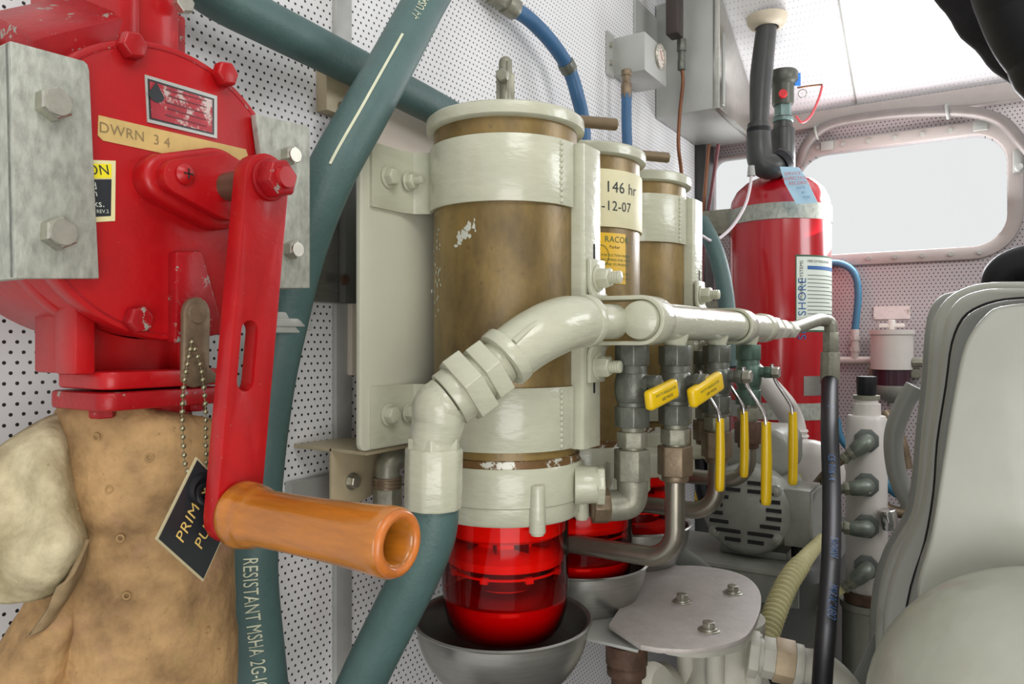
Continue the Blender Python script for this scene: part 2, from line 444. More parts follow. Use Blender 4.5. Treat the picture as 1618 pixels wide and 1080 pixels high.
# ================================================================ GREEN HOSES
def hose(path, r, label, mt=HOSEG, name='rubber_hose', n=48, cat='hose', group=None):
    P = catmull(path, 10)
    o = M().tube(P, r, n, 0).build(name, mt)
    tag(o, label, cat, group)
    return o, P
def along(P, r, off_dir=None):
    """mapping (s along the path, t around it) onto the hose surface, on the side that faces the room"""
    L = [0]
    for i in range(1, len(P)): L.append(L[-1] + (P[i]-P[i-1]).length)
    def f(s, t):
        s = max(0, min(s, L[-1]-1e-6)); i = max(k for k in range(len(L)) if L[k] <= s); i = min(i, len(P)-2)
        q = P[i] + (P[i+1]-P[i])*((s-L[i])/(L[i+1]-L[i])); T = (P[min(i+2, len(P)-1)]-P[max(i-1, 0)]).normalized()
        nrm = V(off_dir or (0.8, -0.6, 0)); nrm = (nrm - T*nrm.dot(T)).normalized(); b = T.cross(nrm)
        a = t/r; return q + (nrm*math.cos(a) + b*math.sin(a))*(r+0.0009)
    return f, L[-1]
hA = [WX(120, -200, -.60), WX(200, -125, -.60), WX(280, -60, -.60), WX(340, -8, -.60), WX(430, 40, -.60), WX(560, 106, -.60), WX(700, 178, -.60), WX(800, 235, -.60), WX(900, 285, -.60)]
hose(hA, 0.0215, 'green rubber hose lying diagonally on the wall behind the other hose, top left')
hB = [WX(760, -420, -.56), WX(755, -250, -.54), WX(735, -130, -.53), WX(708, -60, -.525), WX(668, 10, -.522), WX(625, 90, -.518), WX(575, 180, -.512), WX(520, 280, -.525), WX(478, 390, -.555), WX(450, 500, -.58), WX(425, 620, -.592), WX(408, 760, -.60), WX(400, 900, -.60), WX(412, 1040, -.60), WX(425, 1160, -.60)]
oB, PB = hose(hB, 0.0235, 'long green rubber hose curving down behind the red crank, with pale stripe and lettering')
f, Lb = along(PB, 0.0235, (0.75, -0.66, 0))
def s_at(P, z):
    L = 0
    for i in range(1, len(P)):
        if P[i].z < z: return L
        L += (P[i]-P[i-1]).length
    return L
sa = s_at(PB, WX(604, 85, -.535).z); sb = s_at(PB, WX(505, 285, -.55).z)
m = M(); N = 30
vs = []; fs = []
for i in range(N+1):
    s = sa + (sb-sa)*i/N; vs += [f(s, 0.002), f(s, 0.0045)]
    if i: fs.append((2*i-2, 2*i-1, 2*i+1, 2*i))
m.add(vs, fs); m.build('pale_stripe', PALE, oB)
s0 = s_at(PB, WX(655, 30, -.535).z)
text('-/-/ USA N R', 0.012, lambda x, y: f(s0+0.014-x, y), 'lettering', PALE, oB, sx=0.85)
s1 = s_at(PB, WX(400, 980, -.60).z)
text('RESISTANT MSHA 2G-IC', 0.019, lambda x, y: f(s1+x, -y+0.002), 'lettering', PALE, oB, sx=0.60)
c = M(); pc = WX(438, 510, -.585)
c.cyl(pc+V((0, 0, .010)), pc-V((0, 0, .010)), 0.0262, n=32); c.cyl(pc+V((0, 0, .004)), pc-V((0, 0, .004)), 0.0285, n=32)
c.box(pc+V((0.0, 0.032, 0)), (0.012, 0.014, 0.014))
tag(c.build('pipe_clamp', GREY, bevel=0.001), 'grey clamp around the green hose beside the crank slot', 'clamp')
hC = [W(686, 770, .665), W(682, 840, .665), W(655, 910, .67), W(620, 980, .68), W(580, 1060, .69), W(540, 1150, .70)]
# ================================================================ WALL HARDWARE BEHIND THE HOSES
t = thing('steel_plate', 'bare grey steel plate on the wall between red pump and white filter bracket', 'plate', WX(500, 470, XW))
y0 = WX(425, 400, -.63).y; y1 = WX(553, 400, -.63).y
M().bb((XW+.001, y0, 0.045), (-.628, y1, 0.20)).build('plate', BRUSH, t, bevel=.001)
M().bb((-.628, y1-.02, 0.045), (-.618, y1, 0.26)).build('edge_channel', DGREY, t, bevel=.001)
p = WX(543, 442, -.618); M().cyl(p, p+V((.004, 0, 0)), .006).build('screw', RUST, t)
t = thing('angle_bracket', 'beige angle bracket under the upper left of the crossing green hoses', 'bracket', WX(537, 200, XW))
y0 = WX(518, 170, -.63).y; y1 = WX(562, 170, -.63).y
M().bb((XW+.001, y0, .265), (-.632, y1, .335)).build('plate', BEIGE, t, bevel=.001)
p = WX(541, 168, -.632); M().hex(p, (1, 0, 0), .006, .006).build('bolt', ZINC, t)
t = thing('angle_bracket', 'beige angle bracket with one hex bolt below the white filter plate', 'bracket', WX(555, 790, -.59))
y0 = WX(524, 750, -.59).y; y1 = WX(600, 750, -.59).y
m = M(); zt = WX(560, 702, -.59).z
m.prism([V((-.59, y0, zt)), V((-.59, y1, zt)), V((-.59, y1, zt-.058)), V((-.59, y0+.008, zt-.075)), V((-.59, y0, zt-.07))], (-.004, 0, 0))
m.bb((XW+.001, y0, zt-.004), (-.54, y1-.0, zt)); m.build('bracket', BEIGE, t, bevel=.0008)
p = WX(555, 760, -.59); M().cyl(p, p+V((.002, 0, 0)), .0095).hex(p+V((.002, 0, 0)), (1, 0, 0), .0075, .007).build('bolt', ZINC, t)
M().bb((XW+.001, y0-.012, zt-.085), (XW+.012, y0+.05, zt-.04)).build('backing_strip', ALUM, t)
m = M(); a = WX(612, 725, -.56)
b_ = WX(607, 800, -.57)
t = thing('pipe_elbow', 'tarnished green bronze elbow under the white filter bracket, left of hose end', 'fitting', b_)
M().tube([a+V((0, .05, 0)), a+V((0, .02, 0)), a+V((0, .002, -.004)), a+V((0, 0, -.022))], .0135, 16, 6).build('elbow', GREYB, t)
m = M().cyl(a+V((0, 0, -.02)), a+V((0, 0, -.032)), .0155)
for k in range(3): m.torus(a+V((0, 0, -.021-.004*k)), (0, 0, 1), .0155, .0012)
m.build('threaded_collar', BRONZE2, t); M().cyl(a+V((0, 0, -.032)), a+V((0, 0, -.09)), .0165, n=6).build('hex_body', GREYB, t, bevel=.001)

# pale square plate behind the filters and the cream mount
m = M(); y0 = WX(556, 200, -.635).y
m.bb((-.648, y0, -.04), (-.635, 1.3, .30)); tag(m.build('backing_board', BEIGEP, bevel=.002), 'pale beige board on the wall behind the upper part of the fuel filters', 'board')
t = thing('filter_mount', 'cream painted steel plate that the fuel filter straps bolt to', 'bracket', (-.54, .9, -.11))
m = M(); m.prism([V((-.535, y, z)) for y, z in rc(.562, -.112, 1.26, .205, .008)], (-.006, 0, 0)); m.build('face_plate', PLATEW, t, bevel=.001)
M().bb((-.634, .70, -.08), (-.541, .74, .18)).bb((-.634, 1.1, -.08), (-.541, 1.14, .18)).build('standoff', PLATEW, t)

# ================================================================ RED PRIMING PUMP
XP = -.45; PYC = .2985; PZC = .0975
pump = thing('hand_pump', 'red cast-iron hand priming pump with crank on the left', 'pump', (-.51, .30, -.045))
def disc(y, z, r, x0, x1, m, n=64):
    return m.cyl((x0, y, z), (x1, y, z), r, n=n)
m = M(); disc(PYC, PZC, .0945, -.57, -.465, m, 72); disc(PYC+.003, PZC-.003, .0958, -.50, -.485, m, 72)
m.build('casing', RED, pump, bevel=.003)
cov = disc(PYC, PZC, .0965, -.4645, XP, M(), 72).build('cover_plate', RED, pump, bevel=.002)
M().torus((XP-.0005, PYC, PZC), (1, 0, 0), .0925, .0010, 72, 6).build('cover_rim', REDD, cov)
# inlet duct, top left
m = M()
m.prism([V((-.56, .274, .165)), V((-.466, .274, .172)), V((-.462, .274, .208)), V((-.468, .274, .214)), V((-.515, .274, .236)), V((-.56, .274, .238))], (0, -.057, -.0345))
m.build('inlet_duct', REDD, pump, bevel=.0015, ang=25)
M().cyl((-.515, .2178, .168), (-.515, .2165, .1675), .022).build('duct_plug', TAPE, pump)
m = M().bb((-.575, .268, .185), (-.462, .283, .34)); m.bb((-.56, .282, .19), (-.468, .315, .33)); m.build('inlet_neck', RED, pump, bevel=.003)
M().bb((-.56, .308, .18), (-.475, .325, .23)).build('inlet_flange', REDD, pump, bevel=.003)
for px, py in ((203, 74), (350, 119), (213, 505)):
    p = WX(px, py, XP); m = M().hex(p, (1, 0, 0), .0088, .0085, rot=.2); m.build('cover_bolt', RED if py != 505 else REDD, pump, bevel=.0008)
p = WX(278, 8, -.46); M().hex(p+V((0, .004, .002)), (1, 0, 0), .007, .006).build('flange_bolt', ZINC, pump)
# nameplate, tape, caution label
def quad(pts, x, th, name, mt, par, label=None):
    m = M(); P = [WX(a, b, x) for a, b in pts]; m.prism(P, (th, 0, 0)); return m.build(name, mt, par, label=label)
npl = quad(((228, 118), (342, 152), (342, 219), (232, 193)), XP, .0008, 'nameplate', ALUM, pump, 'worn maker plate')
quad(((233, 124), (338, 156), (338, 213), (236, 188)), XP+.0008, .0003, 'border', LAMIN, npl)
quad(((236, 128), (335, 158), (335, 210), (239, 186)), XP+.0011, .0003, 'face', NPM, npl)
c0 = WX(247, 146, XP+.0016)
m = M().prism([c0+V((0, .006*math.sin(a), .006*math.cos(a)*1.1)) for a in (0, 1.9, 2.5, 3.14, 3.78, 4.4)], (.0002, 0, 0)); m.build('emblem', LAMIN, npl)
for k in range(5):
    a = 262 + (k % 2)*4; y_ = 140 + k*10
    m = M(); m.prism([WX(a, y_, XP+.0015), WX(326, y_+19, XP+.0015), WX(326, y_+20.2, XP+.0015), WX(a, y_+2.5, XP+.0015)], (.0002, 0, 0)); m.build('text_line', mat('plate_grey_%d' % k, '#6a2f35', .5), npl)
tp = quad(((155, 182), (388, 236), (396, 262), (386, 270), (162, 222), (154, 214)), XP, .0005, 'tape_strip', TAPE, pump, 'old tan tape')
def planeX(px, py, x, slope_px=0.0):
    o = WX(px, py, x); q = (WX(px+20, py+20*slope_px, x)-o).normalized(); up = V((1, 0, 0)).cross(q); 
    if up.z < 0: up = -up
    return lambda a, b: o + q*a + up*b
text('DWRN  3 4', .009, planeX(215, 214, XP+.0008, .23), 'handwriting', mat('faded_pen', '#84704a', .6), tp)
lb = quad(((60, 250), (182, 254), (181, 349), (60, 356)), XP, .0006, 'caution_label', CREAM, pump, 'yellow and black caution label')
quad(((64, 257), (176, 259), (176, 281), (64, 283)), XP+.0006, .0002, 'yellow_band', CAUY, lb)
quad(((64, 284), (176, 283), (175, 341), (64, 347)), XP+.0006, .0002, 'black_field', INK, lb)
for s_, size, px, py in (('CAUTION', .0085, 173, 269), ('and', .006, 153, 294), ('main', .006, 154, 305), ('leaks.', .006, 165, 322), ('REV.2', .003, 172, 334)):
    text(s_, size, planeX(px, py, XP+.0010), 'lettering', INK if py == 269 else LABW, lb, align='RIGHT')
# mounting plates: each bolted to the pump, one thing each
def bracket(c4, bolts, label, flange_side, br):
    x = -.443
    P = [WX(a, b, x) for a, b in c4]; ys = [q.y for q in P]; zs = [q.z for q in P]
    y0, y1, z0, z1 = min(ys), max(ys), min(zs), max(zs)
    t = thing('mounting_plate', label, 'bracket', ((x+XW)/2, (y0+y1)/2, z0))
    m = M(); m.prism([P[0], P[1]+(P[0]-P[1])*.07, P[1]+(P[0]-P[1])*.02+(P[2]-P[1])*.012, P[1]+(P[2]-P[1])*.04, P[2], P[3]], (-.006, 0, 0))
    if flange_side: e_ = V((-.0015, 0, 0)); m.prism([P[0]+e_, P[0]+V((XW-x+.002, 0, 0)), P[3]+V((XW-x+.002, 0, 0)), P[3]+e_], (0, .006, 0))
    else: m.bb((XW+.001, y1-.006, z0+.002), (x-.0015, y1, z1-.002))
    m.build('plate', GALV, t, bevel=.0008)
    for px, py in bolts:
        p = WX(px, py, x+.0)
        b = M().hex(p, (1, 0, 0), br, .0085, rot=.5).cyl(p+V((.008, 0, 0)), p+V((.0095, 0, 0)), br*.80, br*.74); b.build('bolt', ZINC, t, ang=25)
bracket(((16, 64), (141, 98), (157, 440), (24, 440)), ((80, 166), (88, 369)), 'large galvanised plate with two hex bolts left of the pump cover', True, .0095)
bracket(((404, 180), (490, 200), (490, 455), (440, 455)), ((454, 247), (458, 395)), 'galvanised plate with two small bolts right of the red crank', False, .0072)
# bearing boss
YS = .3235; ZS = .104
def lens(a, b, n=14):
    pts = []
    for i in range(n): 
        t = -PI/2 + PI*i/(n-1)*.72 + PI*.14; pts.append((b*0.0+ math.cos(t)*a*0.0, 0))
    return pts
def rhomb(cy, cz, hl, hh, r1, n=8):
    pts = []
    for sgn, c_, r_ in ((1, hl-r1, r1), (0, 0, hh), (-1, -(hl-r1), r1), (2, 0, hh)):
        base = {1: 0, 0: PI/2, -1: PI, 2: 1.5*PI}[sgn]; sp = 1.15 if r_ == r1 else .42
        for i in range(n):
            t = base - sp + 2*sp*i/(n-1); pts.append((cy + c_ + r_*math.cos(t), cz + r_*math.sin(t)))
    return pts
m = M(); m.prism([V((XP-.003, y, z)) for y, z in rhomb(YS, ZS, .054, .0275, .0155)], (.017, 0, 0)); m.build('bearing_boss', RED, pump, bevel=.004, seg=3)
m = M(); m.prism([V((XP+.0135, y, z)) for y, z in rhomb(YS, ZS, .047, .022, .011)], (.009, 0, 0)); m.build('bearing_cap', RED, pump, bevel=.001)
p = V((XP+.0225, YS-.033, ZS+.002)); s_ = M(); s_.lathe(p, [(.0068, 0), (.0066, .002), (.004, .0042), (.0005, .005)], (1, 0, 0), 20); sc_ = s_.build('cap_screw', RED, pump)
M().box(p+V((.0046, 0, 0)), (.0008, .0062, .0010)).box(p+V((.0046, 0, 0)), (.0008, .0010, .0062)).build('cross_slot', SLOT, sc_)
M().cyl((XP+.02, YS, ZS), (-.385, YS, ZS), .0095, n=32).build('shaft', mat('shaft_steel', '#6d6250', .3, .6, .2, 40, spots=[('#8c1a20', 60, .62, .05)]), pump)
# crank
XCf = -.388; tk = .0125
bot = V((0, .3012, -.108))
def armpts():
    A = V((0, YS, ZS)); d = (bot-A); L = d.length; d.normalize(); n_ = V((0, d.z, -d.y)); pts = []   # n_ to the side
    for i in range(13):
        t = PI*i/12; pts.append(A + n_*(.0170*math.cos(t)) - d*(.0170*math.sin(t)))
    B = bot
    for i in range(9):
        t = PI*i/8; pts.append(B - n_*(.0165*math.cos(t)) + d*(.0165*math.sin(t)))
    return pts, A, d, n_
pts, A_, d_, n_ = armpts()
C = V((0, .3078, -.0087)); hole = []
for i in range(9):
    t = PI*i/8; hole.append(C - d_*.016 + n_*(.0062*math.cos(t)) - d_*(.0062*math.sin(t)))
for i in range(9):
    t = PI*i/8; hole.append(C + d_*.016 - n_*(.0062*math.cos(t)) + d_*(.0062*math.sin(t)))
m = M(); m.prism([q+V((XCf-tk, 0, 0)) for q in pts], (tk, 0, 0), [[q+V((XCf-tk, 0, 0)) for q in hole]])
arm = m.build('crank_arm', RED, pump, bevel=.0012)
nut = M().cyl((XCf, YS, ZS), (XCf+.003, YS, ZS), .0135, n=32); nut.hex((XCf+.003, YS, ZS), (1, 0, 0), .0128, .012, rot=.25); nut.build('crank_nut', REDD, arm, bevel=.001)
M().cyl((XCf+.015, YS, ZS), (XCf+.0185, YS, ZS), .0072, .0065).build('shaft_end', RED, arm)
hx = XCf
prof = [(.006, -.001), (.0185, 0), (.0205, .004), (.0200, .010), (.0182, .014), (.0192, .016), (.0175, .020), (.0168, .026), (.0168, .05), (.0172, .08), (.0180, .105), (.0190, .120), (.0188, .126), (.0170, .1285), (.0125, .1290), (.0108, .1275), (.0104, .10), (.001, .0998)]
h = M().lathe((hx, bot.y, bot.z+.002), prof, (1, 0, 0), 48); hd = h.build('wooden_handle', WOOD, pump, ang=60)
M().torus((hx+.1275, bot.y, bot.z+.002), (1, 0, 0), .0150, .0030, 40, 10).build('worn_end_rim', WOODD, hd)
M().cyl((hx+.101, bot.y, bot.z+.002), (hx+.1015, bot.y, bot.z+.002), .0102).build('bore', WOODH, hd)
# neck and flange below
m = M().bb((-.490, .243, -.02), (-.466, .256, .04)); m.bb((-.53, .318, -.02), (-.475, .332, .03)); m.bb((-.53, .250, -.02), (-.485, .325, .03))
m.build('outlet_neck', RED, pump, bevel=.002)
m = M(); m.prism([V((x, y, -.030)) for x, y in rc(-.518, .256, -.456, .342, .010)], (0, 0, .0115)); m.build('upper_flange', RED, pump, bevel=.002)
m = M(); m.prism([V((x, y, -.043)) for x, y in rc(-.521, .253, -.453, .345, .010)], (0, 0, .0115)); m.build('lower_flange', REDD, pump, bevel=.002)
M().hex((-.48, .268, -.043), (0, 0, -1), .008, .006).build('flange_nut', REDD, pump); M().hex((-.475, .330, -.043), (0, 0, -1), .008, .006).build('flange_nut', REDD, pump)
M().cyl((-.50, .305, -.09), (-.50, .305, -.04), .034, n=40).build('outlet_pipe', RED, pump)
# rib and steel latch
m = M(); a = WX(266, 398, XP); b = WX(300, 396, XP)
m.prism([V((XP-.002, a.y, a.z)), V((XP-.002, b.y+.004, b.z)), V((XP-.002, b.y+.022, .006)), V((XP-.002, a.y, -.001))], (.010, 0, 0)); m.build('rib', REDD, pump, bevel=.002)
lx = -.432; lt = thing('name_tag', 'black diamond-shaped PRIMING PUMP tag on bead chain', 'tag', WX(316, 820, -.415))
p0 = WX(305, 495, lx); p1 = WX(303, 590, lx)
pts = [p0 + V((0, .0095*math.cos(t), .0105*math.sin(t))) for t in [PI*i/10 for i in range(11)]]
e = WX(338, 592, lx); e2 = WX(338, 603, lx); e3 = WX(322, 606, lx); e4 = WX(300, 612, lx); e5 = WX(283, 603, lx)
m = M(); m.prism(pts + [V((lx, p0.y-.0095, p0.z-.004)), e5, e4, e3, e2, e, WX(324, 580, lx)][0:], (.005, 0, 0))
lat = m.build('latch_tab', BRONZE2, pump, bevel=.0012); M().lathe(p0+V((.005, 0, 0)), [(.0068, 0), (.0064, .001), (.002, .0018), (.0002, .002)], (1, 0, 0), 24).build('rivet', BRONZE2, lat)
# bead chain
xa = -.4235; ch = [(303, 540), (296, 575), (290, 612), (288, 650), (289, 690), (292, 730), (297, 745)]
ch2 = [(303, 540), (316, 575), (322, 612), (325, 650), (325, 690), (326, 730), (324, 770)]
m = M()
for c_ in (ch, ch2):
    P = catmull([WX(a, b, xa+ (.0 if b < 640 else (b-640)/130*.012)) for a, b in c_], 12); acc = 0; m.tube(P, .0004, 6, 0)
    last = None
    for q in P:
        if last is None or (q-last).length > .0047: m.sphere(q, .0017, n=6); last = q
m.build('bead_chain', BEAD, lt)
xt = -.411
D = [WX(a, b, xt) for a, b in ((311, 722), (247, 852), (321, 918), (386, 800))]
D[3] = D[0] + (D[2]-D[1])
m = M().prism(D, (-.0016, 0, 0)); pl = m.build('tag_plate', EDGE, lt)
cD = sum(D, V((0, 0, 0)))/4
M().prism([cD+(q-cD)*.955+V((.0001, 0, 0)) for q in D], (.0004, 0, 0)).build('black_face', LAMIN, pl)
uu = (D[0]-D[1]).normalized(); vv_ = V((1, 0, 0)).cross(uu)
def tg(ox, oy): return lambda a, b: D[1] + uu*(ox+a) + (D[2]-D[1]).normalized()*(oy) + (-(D[2]-D[1]).normalized())*b + V((.0008, 0, 0))
Lu = (D[0]-D[1]).length; Lv = (D[2]-D[1]).length
text('PRIMING', .0105, tg(Lu*.56, Lv*.33), 'lettering', YELINK, pl)
text('PUMP', .0105, tg(Lu*.50, Lv*.66), 'lettering', YELINK, pl)
g = WX(318, 772, xt); m = M().torus(g+V((.001, 0, 0)), (1, 0, 0), .0075, .0026, 24, 8); m.torus(g+V((.003, .002, -.003)), (.9, -.2, .3), .006, .0022, 20, 8); m.build('rubber_grommet', BLACK, lt)

# hide wrapped round the outlet pipe, and the loose piece draped beside it
cx, cy = -.512, .318
def wr(t, h):
    q = V((math.cos(t)*1.6, math.sin(t)*1.6, h*22)); f1 = noise.noise(q)*.06 + noise.noise(V((math.cos(t)*3, math.sin(t)*3, h*70)))*.022 + noise.noise(V((math.cos(t)*2+5, math.sin(t)*2, h*160)))*.012*(1 if h > -.13 else .4)
    return 1+f1
prof = [(.046, -.052), (.052, -.050), (.0565, -.056)] 
z = -.06
while z > -.33:
    r_ = .0575 + (.0015 if z > -.13 else .0) - (.004*math.exp(-((z+.127)/.005)**2)) + .0045*max(0, (-z-.13))/.1
    prof.append((r_, z)); z -= .004
m = M(); m.lathe((cx, cy, 0), prof, (0, 0, 1), 72, cap=False, fn=wr)
# tilt the upper lip: lower towards the right
m.v = [(x, y, z_ - (max(0, (z_+.12)/.07))*((y-cy)*.22)) for x, y, z_ in m.v]
wp = m.build('hide_wrap', HIDE, ang=80); tag(wp, 'tan hide wrapped around the pipe below the red pump', 'wrap')
wp.modifiers.new('th', 'SOLIDIFY').thickness = .003
random.seed(4)
for px, py in ((152, 690), (236, 722), (172, 773), (190, 850), (252, 797), (200, 941), (272, 975), (265, 885), (210, 1033), (328, 995), (278, 1068), (120, 805), (352, 1040)):
    r = ray(px, py); a_ = r.x**2+r.y**2; b_ = -2*(r.x*cx+r.y*cy); c_ = cx*cx+cy*cy-.0595**2; dsc = b_*b_-4*a_*c_
    if dsc > 0:
        q = r*((-b_-math.sqrt(dsc))/(2*a_)); nr = V((q.x-cx, q.y-cy, 0)).normalized(); M().torus(q, nr, .0021, .0006, 14, 6).build('eyelet', STUD, wp)
# drape
def drape(rows, name, mt, label, par=None, amp=.004):
    m = M(); vs = []; fs = []
    rr = []
    for row in rows: rr.append(catmull([W(*q) for q in row], 12))
    k = len(rr[0]); allr = []
    for j in range(k): allr.append(catmull([r[j] for r in rr], 12))
    n2 = len(allr[0])
    for j in range(k):
        for i in range(n2):
            q = allr[j][i]; nz = noise.noise(q*28)*amp*2.0 + (1-abs(noise.noise(V((q.x*22+q.z*14, q.y*22, q.z*22))))*2.2)*amp*1.4 + noise.noise(V((q.x*60, q.y*60, q.z*25)))*amp*1.1 + noise.noise(q*120)*amp*.35; vs.append(q + V((.8, -.5, 0))*nz)
    for j in range(k-1):
        for i in range(n2-1): fs.append((j*n2+i, j*n2+i+1, (j+1)*n2+i+1, (j+1)*n2+i))
    m.add(vs, fs); o = m.build(name, mt, par, ang=80); o.modifiers.new('th', 'SOLIDIFY').thickness = .003
    if label: tag(o, label, 'cloth')
    return o
HIDELD = mat('grey_hide_underside', '#8a7658', .8, 0, .2, 20, .6, 90, spec=.2)
dr = drape([[(120, 648, .515), (75, 664, .50), (15, 700, .495), (-60, 760, .49)],
       [(116, 720, .505), (80, 730, .475), (20, 760, .475), (-60, 800, .475)],
       [(124, 800, .50), (90, 800, .470), (30, 830, .465), (-60, 850, .465)],
       [(132, 860, .48), (105, 862, .460), (50, 880, .460), (-60, 900, .460)],
       [(118, 905, .48), (86, 932, .468), (40, 945, .468), (-60, 948, .468)]], 'hide_drape', HIDEL, 'pale wrinkled hide draped over left of the tan wrap')
drape([[(134, 850, .475), (112, 900, .462), (90, 930, .462)], [(122, 905, .475), (98, 942, .464), (72, 965, .464)], [(84, 975, .475), (62, 992, .470), (44, 1002, .470)]], 'fold_tail', HIDELD, None, dr)
drape([[(125, 860, .52), (100, 880, .50), (60, 930, .49), (40, 960, .49)], [(130, 940, .52), (110, 960, .49), (50, 1000, .475), (10, 1010, .49)], [(128, 1020, .52), (100, 1040, .49), (30, 1060, .47), (-30, 1070, .48)], [(128, 1120, .52), (90, 1120, .49), (20, 1130, .47), (-60, 1130, .48)]],
      'hide_drape', HIDE, 'lower fold of darker tan hide at the bottom left corner')
# ================================================================ FUEL FILTERS
FX, FY = -.442, .691
STEP = .176
def circ(cx, cy, r, a0, a1, n):
    return [V((cx+r*math.cos(math.radians(a0+(a1-a0)*i/n)), cy+r*math.sin(math.radians(a0+(a1-a0)*i/n)), 0)) for i in range(n+1)]
def filt(idx, label):
    dy = STEP*idx; fy = FY+dy; o = V((FX, fy, 0))
    t = thing('fuel_filter', label, 'fuel filter', (FX, fy, -.31), 'row of tall brass fuel filters')
    M().lathe(o, [(.0835, .2245), (.0862, .2265), (.0868, .2325), (.0862, .2375), (.084, .2395), (.0795, .240), (.02, .2425), (.001, .2425)], n=64).build('lid', WHITE, t)
    M().lathe(o, [(.0785, -.122), (.0785, .2245)], n=64).build('body', BRASSL if idx == 0 else BRASS, t)
    if idx != 1:
        for nm, z0, z1 in (('upper_strap', .140, .207), ('lower_strap', -.110, -.046)):
            P = [V((-.5335, fy-.115, 0)), V((-.5335, fy-.10, 0)), V((-.5335, fy-.082, 0)), V((-.5325, fy-.068, 0)), V((-.5275, fy-.054, 0))] + circ(FX, fy, .0808, 213, 362, 40)
            P = [p+V((0, 0, z0)) for p in P]
            s_ = M().strip(P, (0, 0, z1-z0), .004).build(nm, WHITE, t, bevel=.0008)
            for k, yy in enumerate((fy-.090, fy-.062)):
                p = V((-.531 + (.004 if k else 0), yy, (z0+z1)/2+.001))
                b = M().cyl(p, p+V((.0015, 0, 0)), .0125 if k == 0 else .011, n=28)
                if k == 0: b.hex(p, (1, 0, 0), .0095, .010, rot=.1)
                else: b.hex(p, (1, 0, 0), .009, .009, rot=.3); b.cyl(p, p+V((.019, 0, 0)), .0043)
                b.build('strap_bolt', WHITE, s_, bevel=.0007)
            w = M()
            for k in range(11): w.sphere((FX+.083*math.cos(math.radians(-14)), fy+.083*math.sin(math.radians(-14))+.0, z0+.004+k*(z1-z0-.008)/10), .0022, (1, 1, 1.3), 6)
            w.build('weld_bead', WHITE, s_)
        m = M(); x0, x1, y0, y1 = -.383, -.350, fy+.006, fy+.050
        out = [V((x, y, -.112)) for x, y in rc(x0, y0, x1, y1, .004, 3)]
        m.prism(out, (0, 0, .319)); pb = m.build('post', WHITE, t, ang=30)
        for z0_, z1_ in ((-.045, .02), (.075, .105)):
            M().prism([V((x1-.0005, y, z)) for y, z in rc(fy+.030, z0_-.01, fy+.0345, z1_, .0022, 4)], (.0008, 0, 0)).build('slot', SLOT, pb)
    else:
        for nm, z0, z1 in (('tape_band', .138, .207),):
            q = M().lathe(o, [(.0812, z0), (.0815, z0+.001), (.0815, z1-.001), (.0812, z1)], n=64).build(nm, TAPE2, t, label='cream tape with handwriting')
            def on(x_px, y_px, r=.0822):
                rr = ray(x_px, y_px); a_ = rr.x**2+rr.y**2; b_ = -2*(rr.x*FX+rr.y*fy); c_ = FX*FX+fy*fy-r*r
                q_ = rr*((-b_-math.sqrt(max(0, b_*b_-4*a_*c_)))/(2*a_)); return math.atan2(q_.y-fy, q_.x-FX), q_.z
            for s_, px, py, sz in (('146 hr', 985, 298, .019), ('4-12-07', 972, 326, .0165)):
                a0, z_ = on(px, py); text(s_, sz, lambda x, y: V((FX+.0819*math.cos(a0+x/.082), fy+.0819*math.sin(a0+x/.082), z_+y)), 'handwriting', INK, q)
        a0, zt = on(944, 362, .079); a1, zb = on(1011, 441, .079)
        zt, zb = .131, .070
        a0 = math.radians(-100); a1 = math.radians(-17)
        lb = M().lathe(o, [(.0792, zb), (.0792, zt)], n=24, cap=False, a0=a0+PI/2-PI/2, a1=a1).build('label_band', LABY, t, label='yellow maker label')
        # lathe angles are measured from the frame axes; rebuild explicitly
        vs = []; fs = []; n = 24
        for i in range(n+1):
            a = a0+(a1-a0)*i/n; vs += [V((FX+.0794*math.cos(a), fy+.0794*math.sin(a), zb)), V((FX+.0794*math.cos(a), fy+.0794*math.sin(a), zt))]
            if i: fs.append((2*i-2, 2*i, 2*i+1, 2*i-1))
        bpy.data.objects.remove(lb); lb = M().add(vs, fs).build('yellow_label', LABY, t, label='yellow maker label')
        def cyt(a, z_, r=.0797): return lambda x, y: V((FX+r*math.cos(a+x/r), fy+r*math.sin(a+x/r), z_+y))
        amid = on(978, 372)[0]
        text('RACOR', .0105, cyt(amid, .123), 'lettering', INKG, lb)
        text('Parker', .0055, cyt(amid-.05, .114), 'lettering', INK, lb)
        for k, s_ in enumerate(('FOR SUCTION FACING', 'INCOMING FUEL FLOW', 'REFER TO PRODUCT', '', 'RACOR FUEL FILTER', 'MODESTO CA U.S.A.')):
            if s_: text(s_, .0042, cyt(amid, .104-.0055*k), 'lettering', INKG, lb)
        am2 = on(950, 395)[0]; m = M()
        for k in range(33):
            a = 2*PI*k/32; m.sphere(cyt(am2, .103)(.011*math.cos(a), .013*math.sin(a)), .0008, n=4)
        m.build('ring_emblem', INKG, lb)
    # bare ring, white collar
    M().lathe(o, [(.081, -.1265), (.0815, -.119), (.0788, -.1185)], n=64, cap=False).build('seal_ring', mat('chipped_ring_%d' % idx, '#6f5230', .4, .2, .2, 40, spots=[('#d0d0c4', 60, .53, .02)]), t)
    prof = [(.070, -.1845), (.0795, -.1845), (.0815, -.182), (.0815, -.1665), (.0835, -.165), (.0842, -.150), (.0845, -.130), (.083, -.1265), (.060, -.1265)]
    m = M().lathe(o, prof, n=64); cl = m.build('collar', WHITE, t)
